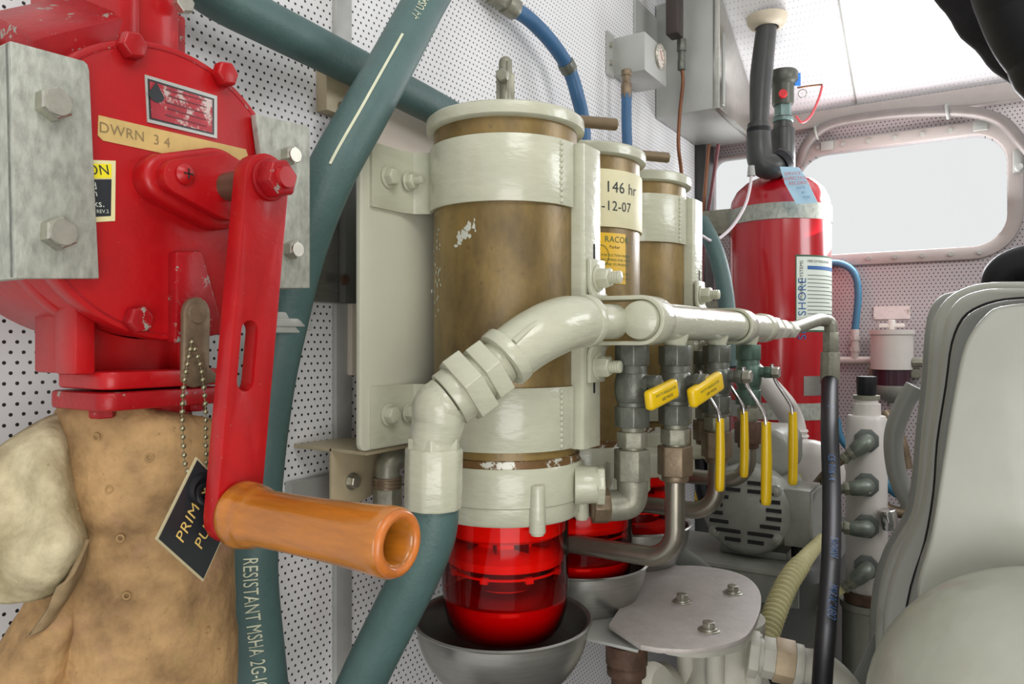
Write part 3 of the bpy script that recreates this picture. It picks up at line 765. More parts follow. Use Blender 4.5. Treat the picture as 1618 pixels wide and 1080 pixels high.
    for ang in (-35, 25, 100, 205):
        c_ = V((FX+.0835*math.cos(math.radians(ang)), fy+.0835*math.sin(math.radians(ang)), 0))
        M().cyl(c_+V((0, 0, -.190)), c_+V((0, 0, -.142)), .0085, .0075, 20).cyl(c_+V((0, 0, -.1925)), c_+V((0, 0, -.188)), .0068, n=20).build('collar_lug', WHITE, cl, bevel=.001)
    c_ = V((FX+.080, fy+.010, -.150))
    m = M().cyl(c_, c_+V((.022, .012, 0)), .021, .019).cyl(c_+V((.020, .011, 0)), c_+V((.027, .015, 0)), .0215, n=6); m.build('outlet_port', WHITE, cl, bevel=.001)
    # clear red bowl
    M().lathe(o, [(.0690, -.1845), (.0695, -.190), (.0695, -.262), (.0675, -.285), (.0630, -.303), (.0560, -.313), (.001, -.3135)], n=64, cap=False).build('clear_bowl', REDGLASS, t, label='clear red sediment bowl')
    M().lathe(o, [(.001, -.274), (.0660, -.274), (.0668, -.2755), (.0655, -.286), (.0610, -.302), (.054, -.3115), (.001, -.312)], n=64, cap=False).build('fuel', FUEL, t)
    core = M().lathe(o, [(.066, -.1845), (.066, -.203), (.060, -.207), (.036, -.209), (.036, -.218), (.056, -.222), (.0635, -.228), (.0635, -.236), (.058, -.238), (.036, -.239), (.03, -.266), (.001, -.266)], n=64)
    tb = core.build('turbine_insert', INTERN, t)
    M().torus(o+V((0, 0, -.2435)), (0, 0, 1), .060, .0014, 48, 8).build('insert_ring', INTERN, tb)
    for k in range(8):
        a = 2*PI*k/8+.2
        M().box(o+V((.060*math.cos(a), .060*math.sin(a), -.2445)), (.005, .008, .006), Matrix.Rotation(a, 3, 'Z')).build('insert_tooth', INTERN, tb)
    for k in range(10):
        a = 2*PI*k/10
        M().box(o+V((.044*math.cos(a), .044*math.sin(a), -.2125)), (.022, .0015, .011), Matrix.Rotation(a+.4, 3, 'Z')).build('vane', INTERND, tb)
    M().lathe(o, [(.0385, -.262), (.0385, -.241), (.001, -.241)], n=32).build('check_ball_housing', INTERND, tb)
    # T-bar and its clamp
    if idx < 2:
        e = V((.086, .100, .0)) if idx == 0 else V((.082, .104, 0))
        h = M().cyl(o+V((0, 0, .250)), o+e+V((0, 0, .250)), .0062, .0070, 20); h.sphere(o+e+V((0, 0, .250)), .0069, (.6, .6, 1), 8); hb = h.build('handle_bar', mat('handle_bronze_%d' % idx, '#7a6a52', .4, .4), t)
        if idx == 0:
            m = M().box(o+V((0, 0, .268)), (.020, .008, .052), Matrix.Rotation(.55, 3, 'Z')); m.cyl(o+V((0, 0, .255)), o+V((0, 0, .306)), .0075)
            m.hex(o+V((0.003, -.009, .288)), (.3, -1, 0), .0075, .008).sphere(o+V((0, 0, .306)), .0075, n=8); m.build('handle_yoke', GREYB, hb, bevel=.001)
        else: M().cyl(o+V((0, 0, .242)), o+V((0, 0, .256)), .012, n=6).build('handle_boss', GREYB, hb)
    else: M().cyl(o+V((0, 0, .242)), o+V((0, 0, .252)), .012, n=6).build('lid_nut', WHITE, t)
    return t
filt(0, 'nearest brass fuel filter with white straps, lid and paint scuffs on its body')
filt(1, 'middle fuel filter with handwritten cream tape and a yellow label')
filt(2, 'farthest fuel filter of the row, beside the red fire bottle')

def bowl(c, r, label, dep=.085):
    c = V(c); t = thing('drip_bowl', label, 'bowl', c+V((0, 0, -dep)), 'steel bowls under the fuel filters')
    po = [(r*math.sin(a), -dep*math.cos(a)) for a in [PI/2*i/14 for i in range(15)]]
    prof = [(max(.001, q[0]), q[1]) for q in po] + [(r+.0035, .0005), (r+.004, .002), (r+.002, .0035), (r-.001, .002)]
    pi_ = [(max(.001, (r-.0018)*math.sin(a)), -(dep-.0018)*math.cos(a)+.001) for a in [PI/2*i/14 for i in range(15)]][::-1]
    M().lathe(c, prof+pi_, n=72, cap=False).build('bowl', BRUSH, t, ang=60)
    for px_a in (-62,):
        a = math.radians(px_a); q = c + V((r*.93*math.cos(a), r*.93*math.sin(a), -dep*.42)); nrm = V((math.cos(a), math.sin(a), -.45)).normalized()
        M().cyl(q, q+nrm*.003, .0035, .0025, 16).build('screw', BRONZE2, t)
    return t
bowl((-.436, .676, -.297), .0925, 'nearest stainless drip bowl, under the front fuel filter')
bowl((FX, FY+STEP+.002, -.2835), .086, 'second stainless drip bowl, under the taped fuel filter')
bowl((FX, FY+2*STEP, -.270), .084, 'farthest stainless drip bowl, behind the curved pipes')

# ================================================================ WHITE FEED ELBOW AND ITS GREEN HOSE
oC, PC = hose(hC, .0222, 'green rubber hose hanging from the white hex fitting in front of the near filter')
t = thing('feed_elbow', 'white painted elbow and hex union joining the green hose to the manifold', 'fitting', W(686, 800, .665))
E = [W(972, 508, .765), W(925, 507, .735), W(890, 512, .712), W(845, 533, .69), W(795, 568, .676)]
M().tube(E[:2], [.0178, .0178], 32, 0).build('nipple', WHITE, t, bevel=.001)
el = M().tube([W(930, 507, .737)]+E[2:], [.0235, .0262, .0268, .0262, .0255], 32, 10).build('elbow', WHITE, t)
def ring(p, q, r, w, name, par, mt=WHITE, n=32, bev=.0015, rot=0):
    p = V(p); d = (V(q)-p).normalized(); return M().cyl(p-d*w/2, p+d*w/2, r, n=n, rot=rot).build(name, mt, par, bevel=bev)
ring(E[1], E[2], .0262, .010, 'bead', el); ring(W(800, 563, .677), W(770, 590, .670), .0285, .012, 'bead', el)
pp = catmull([W(930, 490, .722), W(880, 497, .69), W(845, 512, .668), W(812, 540, .655)], 8)
M().tube(pp, .0028, 8, 0).build('casting_ridge', WHITE, el)
a = W(792, 570, .676); b = W(706, 634, .661); ax = (b-a).normalized(); Lx = (b-a).length
def seg(s0, s1, r, name, n=32, rot=0, bev=.001): return M().cyl(a+ax*(Lx*s0), a+ax*(Lx*s1), r, n=n, rot=rot).build(name, WHITE, t, bevel=bev)
seg(-.02, .18, .0210, 'thread_neck'); seg(.12, .38, .0305, 'hex_nut', 6, .2, .001); seg(.36, .47, .0225, 'thread_neck'); seg(.46, .76, .0345, 'large_hex_nut', 6, .2, .001)
seg(.75, .96, .0262, 'thread_neck'); seg(.98, 1.12, .0235, 'swivel_ring')
M().tube([a+ax*Lx*1.0, a+ax*Lx*1.15, W(694, 660, .660), W(687, 690, .662), W(686, 705, .663)], [.0225, .0235, .0235, .0225, .0225], 28, 8).build('hose_tail', WHITE, t)
hx_ = M().cyl(W(686, 690, .663), W(686, 715, .663), .0250, n=6, rot=.5).build('ferrule_nut', WHITE, t, bevel=.0012)
M().cyl(W(686, 706, .663), W(684, 803, .663), .0262, n=10, rot=.3).build('hose_ferrule', WHITE, t, bevel=.003)

# ================================================================ MANIFOLD
MX, MZ = -.290, .022; MY0, MY1 = .698, 1.19
mf = thing('manifold', 'white painted horizontal manifold pipe with rounded end cap and four branches', 'pipe', (MX, .94, 0))
m = M().cyl((MX, MY0+.012, MZ), (MX, MY1, MZ), .0203, n=40); m.build('pipe', WHITE, mf)
M().lathe((MX, MY0+.013, MZ), [(.0205, 0), (.0205, .004), (.0188, .010), (.013, .0135), (.006, .0150), (.0003, .0155)], (0, -1, 0), 40).build('end_cap', WHITE, mf)
VY = [.748, .806, .962, 1.118]
for y in VY[1:]:
    M().lathe((MX, y, MZ-.012), [(.0155, 0), (.0145, .006), (.0122, .012), (.0118, .020), (.0135, .024), (.0135, .030)], (0, 0, -1), 24).build('branch', WHITE, mf)
def ys(y): return V((MX, y, MZ))
M().cyl(ys(MY1-.005), ys(MY1+.03), .0225, n=32).build('reducer', WHITE, mf, bevel=.003)
M().cyl(ys(MY1+.03), ys(MY1+.085), .0205, n=6).build('hex_bush', CASTW, mf, bevel=.002)
M().cyl(ys(MY1+.085), ys(MY1+.11), .0135).cyl(ys(MY1+.11), ys(MY1+.15), .0175, n=6).cyl(ys(MY1+.15), ys(MY1+.185), .0125).cyl(ys(MY1+.185), ys(MY1+.225), .0165, n=6).build('adapter', CASTW, mf, bevel=.001)
for i, fy in enumerate((FY, FY+2*STEP-.012)):
    t = thing('pipe_strap', ('white U-shaped strap clamping the near end of the manifold', 'white U-shaped strap clamping the far end of the manifold')[i], 'clamp', (-.32, fy+.03, MZ))
    y0 = fy+.014; w = .036
    xp = -.3475 if i == 0 else -.345; r_ = .0232
    P = [V((xp+.0, y0, .088)), V((xp, y0, .060)), V((xp+.001, y0, .053)), V((xp+.004, y0, .0475)), V((xp+.010, y0, MZ+r_)), V((MX-.02, y0, MZ+r_))]
    P += [V((MX+r_*math.sin(a), y0, MZ+r_*math.cos(a))) for a in [PI*k/16 for k in range(17)]]
    P += [V((MX-.02, y0, MZ-r_)), V((xp+.010, y0, MZ-r_)), V((xp+.004, y0, -.0035)), V((xp+.001, y0, -.009)), V((xp, y0, -.016)), V((xp, y0, -.043))]
    M().strip(P, (0, w, 0), .0045).build('strap', WHITE, t, bevel=.0012)
    for z in (.068, -.026):
        p = V((xp+.0025, y0+w/2, z)); b = M().cyl(p, p+V((.002, 0, 0)), .0145, n=28).hex(p, (1, 0, 0), .0115, .0145, rot=.2).cyl(p, p+V((.026, 0, 0)), .0062)
        for k in range(4): b.torus(p+V((.016+.0028*k, 0, 0)), (1, 0, 0), .0062, .0008, 16, 6)
        b.build('stud_and_nut', WHITE, t, bevel=.0006)

# ================================================================ BALL VALVES
def valve(x, y, ztop, sc, label, kind, bronze=BRONZE, nut=BRONZE2, grp='ball valves under the white manifold'):
    t = thing('ball_valve', label, 'valve', (x, y, ztop-.125*sc), grp)
    z = lambda k: V((x, y, ztop-k*sc))
    m = M().cyl(z(0), z(.022), .0185*sc, n=8, rot=.3).cyl(z(.020), z(.075), .0160*sc, n=24).cyl(z(.066), z(.088), .0188*sc, n=8, rot=.3); m.lathe(z(.046), [(.0165*sc, -.016*sc), (.0185*sc, -.008*sc), (.0190*sc, 0), (.0185*sc, .008*sc), (.0165*sc, .016*sc)], n=24)
    m.build('body', bronze, t, bevel=.001)
    M().cyl(z(.086), z(.094), .0125*sc).cyl(z(.093), z(.110), .0165*sc, n=6).cyl(z(.108), z(.114), .013*sc).build('union_nut', GREYB, t, bevel=.001)
    M().cyl(z(.112), z(.145), .0200*sc, n=6, rot=.3).cyl(z(.144), z(.152), .0150*sc).build('large_union_nut', nut, t, bevel=.0015)
    d = V((.93, -.2, 0)).normalized() if kind != 'lever' else V((1, -.05, 0)).normalized()
    q = z(.040)
    M().cyl(q, q+d*.030*sc, .0075*sc, n=12).cyl(q+d*.024*sc, q+d*.034*sc, .0095*sc, n=6).build('stem', bronze, t, bevel=.0006)
    if kind == 'lever':
        hs = q+d*.033*sc
        P = [hs+V((0, 0, .012))*sc, hs+V((.002, 0, 0))*sc, hs+V((.006, 0, -.014))*sc, hs+V((.020, -.004, -.034))*sc, hs+V((.0285, -.006, -.048))*sc, hs+V((.030, -.006, -.060))*sc]
        M().strip(catmull(P, 5), (0, .0115*sc, 0), .0032).build('lever', CHROME, t, bevel=.0008)
        g0 = P[-1]+V((0, .006*sc, .004)); M().tube([g0, g0+V((.0004, 0, -.05*sc)), g0+V((-.0002, 0, -.098*sc)), g0+V((-.0002, 0, -.104*sc))], [.0058*sc, .0068*sc, .0066*sc, .003*sc], 14, 4).build('lever_grip', YEL, t)
        M().hex(hs+V((.002, .0, 0)), d, .0085*sc, .010).build('handle_nut', ZINC, t)
    return t
def paddle(t, p0, p1, hgt, th, base):
    c = (p0+p1)/2; u = (p1-p0); L = u.length; u.normalize(); up = V((0, 0, 1)); nrm = u.cross(up).normalized(); up = nrm.cross(u)
    R = Matrix((u, nrm, up)).transposed()
    m = M().box(c, (L, th, hgt), R); o = m.build('paddle_handle', YEL, t, bevel=th*.42, seg=4, ang=60)
    M().cyl(base, c-V((.004, 0, 0)), .006, n=12).cyl(base+(c-base)*.25, base+(c-base)*.62, .0105, n=6).build('handle_stem', BRONZE, t)
    if nrm.dot(c) > 0: nrm = -nrm
    f_ = lambda x, y: c + u*x + up*y + nrm*(th/2+.0003)
    text('WATTS REGULATOR', .0042, lambda x, y: f_(x, y+.003), 'lettering', INKG, o)
    text('600 WOG', .0048, lambda x, y: f_(x+.002, y-.003), 'lettering', INK, o)
v1 = valve(-.317, .748, -.003, 1.0, 'dark bronze ball valve nearest the camera, with yellow paddle handle', 'paddle', BRONZE, GREYB)
q = V((-.317, .748, -.043)); paddle(v1, W(1023, 634, .760), W(1067, 612, .800), .0215, .011, q)
m = M(); zb = -.003-.150
m.tube([V((-.317, .748, zb+.006)), V((-.317, .748, zb-.012)), V((-.3205, .7455, zb-.0195)), V((-.330, .739, zb-.022)), V((-.345, .728, zb-.022))], .0165, 20, 6); m.build('outlet_elbow', GREYB, v1)
M().cyl((-.338, .733, zb-.022), (-.352, .722, zb-.022), .019, n=8).build('elbow_nut', BRONZE2, v1, bevel=.001)
v2 = valve(MX, VY[1], -.004, 1.0, 'second ball valve under the manifold, with yellow paddle and brown nut', 'paddle')
paddle(v2, W(1091, 630, .800), W(1138, 600, .845), .0225, .011, V((MX, VY[1], -.044)))
valve(MX, VY[2], -.004, 1.0, 'third ball valve under the manifold, with long yellow lever', 'lever')
valve(MX, VY[3], -.004, 1.0, 'farthest ball valve under the manifold, with yellow lever and rusty nut', 'lever', mat('green_bronze', '#51695c', .45, .4, .25, 50), RUST)
valve(-.322, .905, -.012, .85, 'ball valve behind the second one, its chrome lever reaching past it', 'lever')
valve(-.322, 1.015, -.012, .85, 'rear ball valve behind the third, with a yellow lever partly hidden', 'lever')
# drain pipes
for (y, zb_, xe, lab) in ((VY[1], -.2445, -.50, 'nearest curved grey metal pipe, from second valve past the red bowl'), (VY[2], -.222, -.51, 'middle curved grey metal pipe bending towards the second red bowl'), (VY[3], -.206, -.51, 'farthest curved grey metal pipe, from the rusty nut to the last filter')):
    r_ = .0112; R_ = .034; P = [V((MX, y, -.15)), V((MX, y, zb_+R_+.002))]
    P += [V((MX-R_+R_*math.cos(a), y, zb_+R_-R_*math.sin(a))) for a in [PI/2*k/8 for k in range(1, 9)]] + [V((xe, y, zb_))]
    tag(M().tube(P, r_, 24, 0).build('drain_pipe', CUNI, ang=60), lab, 'pipe', 'curved metal pipes below the valves')

# ================================================================ HIGH PRESSURE HOSE AT THE MANIFOLD END
d0 = 1.50
t = thing('hydraulic_hose', 'black hose with blue lettering hanging from a metal elbow at the manifold end', 'hose', W(1305, 1060, 1.2))
P = [ys(MY1+.215), W(1290, 506, d0-.04), W(1306, 507, d0), W(1312, 512, d0), W(1313, 530, d0)]
M().tube(P, .0125, 16, 6).build('elbow', GREYB, t)
M().cyl(W(1313, 525, d0), W(1313, 556, d0), .0165, n=6).cyl(W(1312, 556, d0), W(1311, 606, d0), .0185, n=10).build('ferrule', GREYB, t, bevel=.001)
HP = [W(1311, 600, d0), W(1311, 680, 1.32), W(1314, 780, 1.17), W(1313, 880, 1.00), W(1306, 980, .86), W(1300, 1060, .77), W(1292, 1200, .68)]
ho = M().tube(HP, [.0158, .0150, .0138, .0124, .0110, .0101, .0092], 20, 10).build('rubber_hose', BLACK, t)
fh, Lh = along(catmull(HP, 10), .0142, (.2, -1, 0))
for s_, txt in ((.10, 'WEATHERHEAD'), (.34, 'C5  7/16 - 6'), (.58, 'TAIWAN'), (.72, 'MARACAIBO')):
    text(txt, .014, lambda x, y: fh(s_+x, -y), 'lettering', INKB, ho)
nf = [o for o in bpy.data.objects if o.name == 'fuel_filter'][0]
bd_ = [o for o in nf.children if o.name.startswith('body')][0]
random.seed(11); vs = []; fs = []
def on_body(px, py, r=.0787):
    rr = ray(px, py); A_ = rr.x**2+rr.y**2; B_ = -2*(rr.x*FX+rr.y*FY); C_ = FX*FX+FY*FY-r*r
    return rr*((-B_-math.sqrt(max(0, B_*B_-4*A_*C_)))/(2*A_))
for k in range(46):
    gx = random.gauss(735, 6.5); gy = random.gauss(368+ (gx-735)*-.9, 6); w = random.uniform(1, 3.6); h_ = random.uniform(2, 6)
    n = 7; b = len(vs)
    for i in range(n):
        a = 2*PI*i/n; q = random.uniform(.6, 1.2); vs.append(on_body(gx+w*q*math.cos(a), gy+h_*q*math.sin(a), .0787+.00002*(k % 9)))
    fs.append(tuple(range(b, b+n)))
for k in range(26):
    gx = random.choice([687, 690, 694, 692]); gx += random.gauss(0, 1.5); gy = random.uniform(350, 520); b = len(vs)
    for i in range(5):
        a = 2*PI*i/5; vs.append(on_body(gx+1.0*math.cos(a), gy+random.uniform(1, 5)*math.sin(a), .0787+.00002*(k % 9)))
    fs.append(tuple(range(b, b+5)))
M().add(vs, fs).build('paint_scuffs', mat('scuff_paint', '#b9bcae', .4), bd_)
# ================================================================ BLUE HOSES, GAUGE, ELECTRICAL BOX
t = thing('blue_hose', 'blue rubber hose arching along the wall above the near filter', 'hose', WX(925, 190, -.62))
bp = [WX(806, 10, -.625), WX(838, 32, -.618), WX(872, 68, -.61), WX(898, 108, -.605), WX(912, 150, -.60), WX(922, 200, -.60), WX(925, 300, -.60)]
bh = M().tube(bp, .0122, 20, 8).build('rubber_hose', HOSEB, t)
Pb_ = catmull(bp, 8); c0 = Pb_[23]; dn = (Pb_[25]-Pb_[21]).normalized()
M().cyl(c0-dn*.006, c0+dn*.012, .0148).build('hose_clamp', BRONZE, bh, bevel=.002)
a = bp[0]; dn = (bp[0]-bp[1]).normalized()
M().tube([a, a+dn*.05, a+dn*.16+V((0, 0, .03)), a+dn*.25+V((0, 0, .15)), a+dn*.25+V((0, 0, .5))], .0095, 14, 6).build('riser_pipe', CUNI, t)
M().cyl(a-dn*.012, a+dn*.014, .0165, n=12).cyl(a+dn*.012, a+dn*.045, .0150, n=6).build('brass_end_fitting', GREYB, t, bevel=.001)

t = thing('gauge_box', 'small grey metal gauge box on the perforated wall with round dial', 'gauge', (-.61, 1.49, .555))
gx, gy0, gy1, gz0, gz1 = -.578, 1.43, 1.553, .553, .632
m = M().bb((XW+.002, gy0, gz0), (gx, gy1, gz1)); m.build('housing', ALUM, t, bevel=.002)
M().bb((XW+.001, gy0-.034, gz0-.006), (XW+.004, gy0, gz1+.004)).build('flange', ALUM, t)
for z in (.575, .612): M().cyl((XW+.004, gy0-.018, z), (XW+.008, gy0-.018, z), .006, n=12).build('rivet', ZINC, t)
gc = WX(1042, 90, gx)
d = M().lathe(gc, [(.0265, 0), (.027, .003), (.0255, .005), (.023, .004), (.023, .0015)], (1, 0, 0), 36).build('gauge_bezel', ZINC, t)
fc = M().cyl(gc, gc+V((.0025, 0, 0)), .0228, n=32).build('gauge_dial', DIAL, t)
M().box(gc+V((.003, .004, .004)), (.0006, .0016, .022), Matrix.Rotation(.6, 3, 'X')).build('needle', INKR, fc)
mm = M()
for k in range(9):
    a_ = math.radians(-40+k*32.5); mm.box(gc+V((.003, .018*math.cos(a_), .018*math.sin(a_))), (.0005, .004, .001), Matrix.Rotation(a_, 3, 'X'))
mm.build('scale_marks', INK, fc)
t = thing('blue_hose', 'short blue hose with brass fitting dropping from under the gauge box', 'hose', WX(990, 228, -.60))
y_ = WX(990, 150, -.61); b0 = V((-.61, y_.y, .553))
M().cyl(b0, b0+V((0, 0, -.012)), .011, n=6).cyl(b0+V((0, 0, -.01)), b0+V((0, 0, -.03)), .0085).cyl(b0+V((0, 0, -.028)), b0+V((0, 0, -.058)), .0115, n=6).build('fitting', BRONZE2, t, bevel=.001)
M().tube([b0+V((0, 0, -.05)), b0+V((.0, 0, -.11)), b0+V((.002, .002, -.2)), b0+V((.004, .002, -.4))], .0105, 18, 6).build('rubber_hose', HOSEB, t)

t = thing('electrical_box', 'tall grey metal electrical cabinet on the wall at the top', 'cabinet', (-.6, 1.85, .527))
ex, ey0, ey1, ez0, ez1 = -.5236, 1.67, 2.00, .527, .80
def topz(y): return ceil_z(y)-.004
m = M(); m.prism([V((XW+.002, ey0, ez0)), V((XW+.002, ey0, topz(ey0))), V((XW+.002, ey1, topz(ey1))), V((XW+.002, ey1, ez0))], (ex+.012-XW-.002, 0, 0)); m.build('cabinet', ALUM, t, bevel=.002)
m = M(); m.prism([V((ex+.012, ey0-.002, ez0-.002)), V((ex+.012, ey0-.002, topz(ey0))), V((ex+.012, ey1, topz(ey1))), V((ex+.012, ey1, ez0-.002))], (.016, 0, 0)); dr_ = m.build('door', STEEL, t, bevel=.002)
M().bb((ex+.0285, ey0+.015, ez0+.01), (ex+.031, ey0+.03, .70)).build('door_seam', GREY, dr_)
M().bb((XW+.001, 1.54, .625), (XW+.006, 2.03, .76)).build('wall_flange', ALUM, t)
t = thing('pressure_switch', 'dark switch housing at the top with a thin brown capillary tube hanging down', 'switch', WX(1078, 60, -.56))
sx = -.575; s0 = WX(1066, 40, sx)
m = M(); m.bb((sx-.014, s0.y-.02, WX(1070, 62, sx).z), (sx+.014, s0.y+.02, WX(1070, -60, sx).z)); m.build('housing', mat('brown_black_housing', '#3a302c', .45, .2), t, bevel=.003)
b0 = WX(1077, 62, sx)
M().cyl(b0, b0+V((0, 0, -.028)), .011, n=6).cyl(b0+V((0, 0, -.026)), b0+V((0, 0, -.05)), .008).cyl(b0+V((0, 0, -.048)), b0+V((0, 0, -.07)), .0095, n=6).build('gland', BRONZE, t, bevel=.001)
M().tube([b0+V((0, 0, -.06)), WX(1079, 130, sx), WX(1074, 180, sx), WX(1072, 230, sx), WX(1077, 275, sx), WX(1080, 340, sx)], .0042, 10, 8).build('capillary_tube', COPPER, t)

# red/brown wires in the corner
for k, (x0, x1, mt_, lab) in enumerate(((1120, 1108, COPPER, 'thin copper-brown line hanging in the corner, left of two'), (1135, 1114, mat('red_brown_line', '#6d3a3e', .5), 'thin reddish line slanting down in the corner, right of two'))):
    tag(M().tube([W(x0, 228, 1.85), W((x0+x1)/2, 300, 1.84), W(x1, 370, 1.84), W(x1-6, 470, 1.83), W(x1-8, 620, 1.8)], .0045, 10, 8).build('service_line', mt_), lab, 'wire')
hose([W(1108, 350, 1.55), W(1128, 390, 1.50), W(1142, 440, 1.48), W(1150, 500, 1.46), W(1156, 580, 1.44)], .0165, 'short green hose between the far filter and the red bottle')

# ================================================================ FIRE BOTTLE
bx, by, br = -.399, 1.815, .112
t = thing('fire_extinguisher', 'large red fixed fire bottle with grey bands, label and hose head', 'fire extinguisher', (bx, by, -.245))
zb, zs = -.245, .30
prof = [(.001, zb), (.09, zb), (.108, zb+.012), (br, zb+.03), (br, .305), (.108, .330), (.097, .352), (.078, .370), (.055, .381), (.032, .386), (.030, .410), (.001, .410)]
M().lathe((bx, by, 0), prof, n=72, cap=False).build('bottle', REDT, t)
for z0, z1, nm in ((.272, .308, 'upper_band'), (-.172, -.135, 'lower_band')):
    b_ = M().lathe((bx, by, 0), [(br+.0005, z0), (br+.0022, z0), (br+.0022, z1), (br+.0005, z1)], n=72, cap=False).build(nm, GALV, t)
m = M().bb((XW+.001, by-.03, .24), (-.615, by+.05, .36)); m.bb((-.62, by-.02, .26), (-.50, by+.02, .32)); m.build('wall_bracket', GREYB, t, bevel=.003)
M().bb((XW+.001, by-.02, .06), (-.50, by+.02, .10)).build('lower_bracket', GREYB, t, bevel=.003); M().bb((XW+.001, by-.02, -.17), (-.50, by+.02, -.13)).build('lower_bracket', GREYB, t, bevel=.003)
# label
def bc(px, py, r=br+.001):
    rr = ray(px, py); A_ = rr.x**2+rr.y**2; B_ = -2*(rr.x*bx+rr.y*by); C_ = bx*bx+by*by-r*r
    q = rr*((-B_-math.sqrt(max(0, B_*B_-4*A_*C_)))/(2*A_)); return math.atan2(q.y-by, q.x-bx), q.z
a0, zt = bc(1257, 402); a1, zbm = bc(1304, 522)[0]+.5, bc(1257, 524)[1]
def patch(a0, a1, z0, z1, r, name, mt, par, label=None, n=20):
    vs = []; fs = []
    for i in range(n+1):
        a = a0+(a1-a0)*i/n; vs += [V((bx+r*math.cos(a), by+r*math.sin(a), z0)), V((bx+r*math.cos(a), by+r*math.sin(a), z1))]
        if i: fs.append((2*i-2, 2*i, 2*i+1, 2*i-1))
    return M().add(vs, fs).build(name, mt, par, label=label)
R1 = br+.0006
bd = patch(a0, a1, zbm, zt, R1, 'label_border', INKG, t, 'white printed label')
patch(a0+.02, a1-.02, zbm+.004, zt-.004, R1+.0004, 'label_face', LABW, bd)
def cb(a, z, r=R1+.0009): return lambda x, y: V((bx+r*math.cos(a+x/r), by+r*math.sin(a+x/r), z+y))
al = bc(1268, 470)[0]
f_ = cb(al, (zt+zbm)/2-.034); text('SEA SHORE', .026, lambda x, y: f_(-y, x), 'lettering', INKB, bd)
f_ = cb(al-.02, zt-.055); text('MARINE SYSTEMS', .0105, lambda x, y: f_(-y, x), 'lettering', INK, bd)
ac = (bc(1274, 440)[0]+a1-.04)/2; aw = (a1-.06-bc(1276, 440)[0])/2
patch(ac-aw, ac+aw, zt-.032, zt-.024, R1+.0008, 'blue_line', INKB, bd)
text('FIRE EXTINGUISHER', .0075, cb(ac-.15, zt-.014), 'lettering', INK, bd)
for k in range(14):
    z = zt-.044-k*.0085
    patch(ac-aw, ac+aw-(.25 if k % 4 == 3 else 0), z-.0013, z, R1+.0008, 'text_line', INK, bd, n=8)
patch(bc(1270, 600)[0], bc(1270, 600)[0]+.9, -.118, -.075, R1+.0004, 'silver_patch', BRUSH, t)
# head
hd_ = V((W(1235, 250, 1.76).x, W(1235, 250, 1.76).y, 0)); hxp, hyp = bx, by
def hz(py): return (540-py)/F_PX*1.76
hc = W(1237, 540, 1.745); hc = V((hc.x, hc.y, 0))
o_ = hc
tubez = [(.024, hz(290)), (.027, hz(275)), (.0275, hz(208)), (.022, hz(206)), (.020, hz(190)), (.020, hz(188))]
M().lathe(o_, tubez, n=24).build('valve_body', DARK, t)
M().cyl(o_+V((0, 0, hz(206))), o_+V((0, 0, hz(168))), .0200, n=6).cyl(o_+V((0, 0, hz(196))), o_+V((0, 0, hz(190))), .0235, n=24).build('union', mat('teal_brass', '#6f8580', .4, .4), t, bevel=.001)
M().lathe(o_, [(.022, hz(170)), (.0245, hz(166)), (.0245, hz(140)), (.028, hz(136)), (.033, hz(132)), (.034, hz(120)), (.031, hz(117)), (.001, hz(117))], n=32).build('pressure_head', mat('head_bronze', '#55584f', .4, .4), t)
fw = (V((0, 0, 0))-o_).normalized(); fw.z = 0
sd = V((CA, SA, 0))
rb = o_+fw*.024+V((0, 0, hz(157))); M().cyl(rb, rb+fw*.008, .010, .009, 20).build('red_button', mat('red_plastic', '#e0242c', .3), t)
M().box(o_+sd*.034+V((0, 0, hz(131)))+fw*.01, (.014, .003, .030), Matrix.Rotation(YAW+.1, 3, 'Z')).build('seal_tag', mat('bright_blue_tag', '#2f86e0', .4), t)
M().torus(o_+sd*.046+V((0, 0, hz(151))), fw, .0095, .0012, 24, 6).build('pull_ring', STEEL, t)
rw = [o_+sd*.03+V((0, 0, hz(186))), o_+sd*.045+V((0, 0, hz(196))), o_+sd*.065+V((0, 0, hz(186))), o_+sd*.083+V((0, 0, hz(160))), o_+sd*.092+V((0, 0, hz(139)))]
M().tube(rw, .0028, 8, 8).build('red_wire', mat('pink_red_wire', '#e0595f', .4), t)
M().tube([o_+sd*.034+V((0, 0, hz(142))), o_+sd*.065+V((0, 0, hz(139))), o_+sd*.092+V((0, 0, hz(137)))], .0022, 8, 4).build('seal_wire', COPPER, t)
# tag on the bottle
tg_ = [W(1232, 263, 1.600), W(1262, 264, 1.598), W(1272, 278, 1.596), W(1292, 320, 1.590), W(1258, 322, 1.590), W(1240, 290, 1.595)]
tgo = M().prism(tg_, (.0, .0012, 0)).build('inspection_tag', LABB, None); tag(tgo, 'pale blue paper tag hanging on the neck of the red bottle', 'tag')
n_ = (tg_[2]-tg_[0]).cross(tg_[4]-tg_[0]).normalized(); u_ = (tg_[3]-tg_[4]).normalized(); v__ = n_.cross(u_)
if v__.z < 0: v__ = -v__
for k, s_ in enumerate(('SERVICE', 'INSPECTION', 'RECORD', 'DATE', 'BY', 'TYPE')):
    q = W(1252+k*4.4, 274+k*7.5, 1.585)
    text(s_, .0095 if k < 3 else .007, lambda x, y: q+u_*x+v__*y, 'lettering', INKR if k < 3 else INKB, tgo)
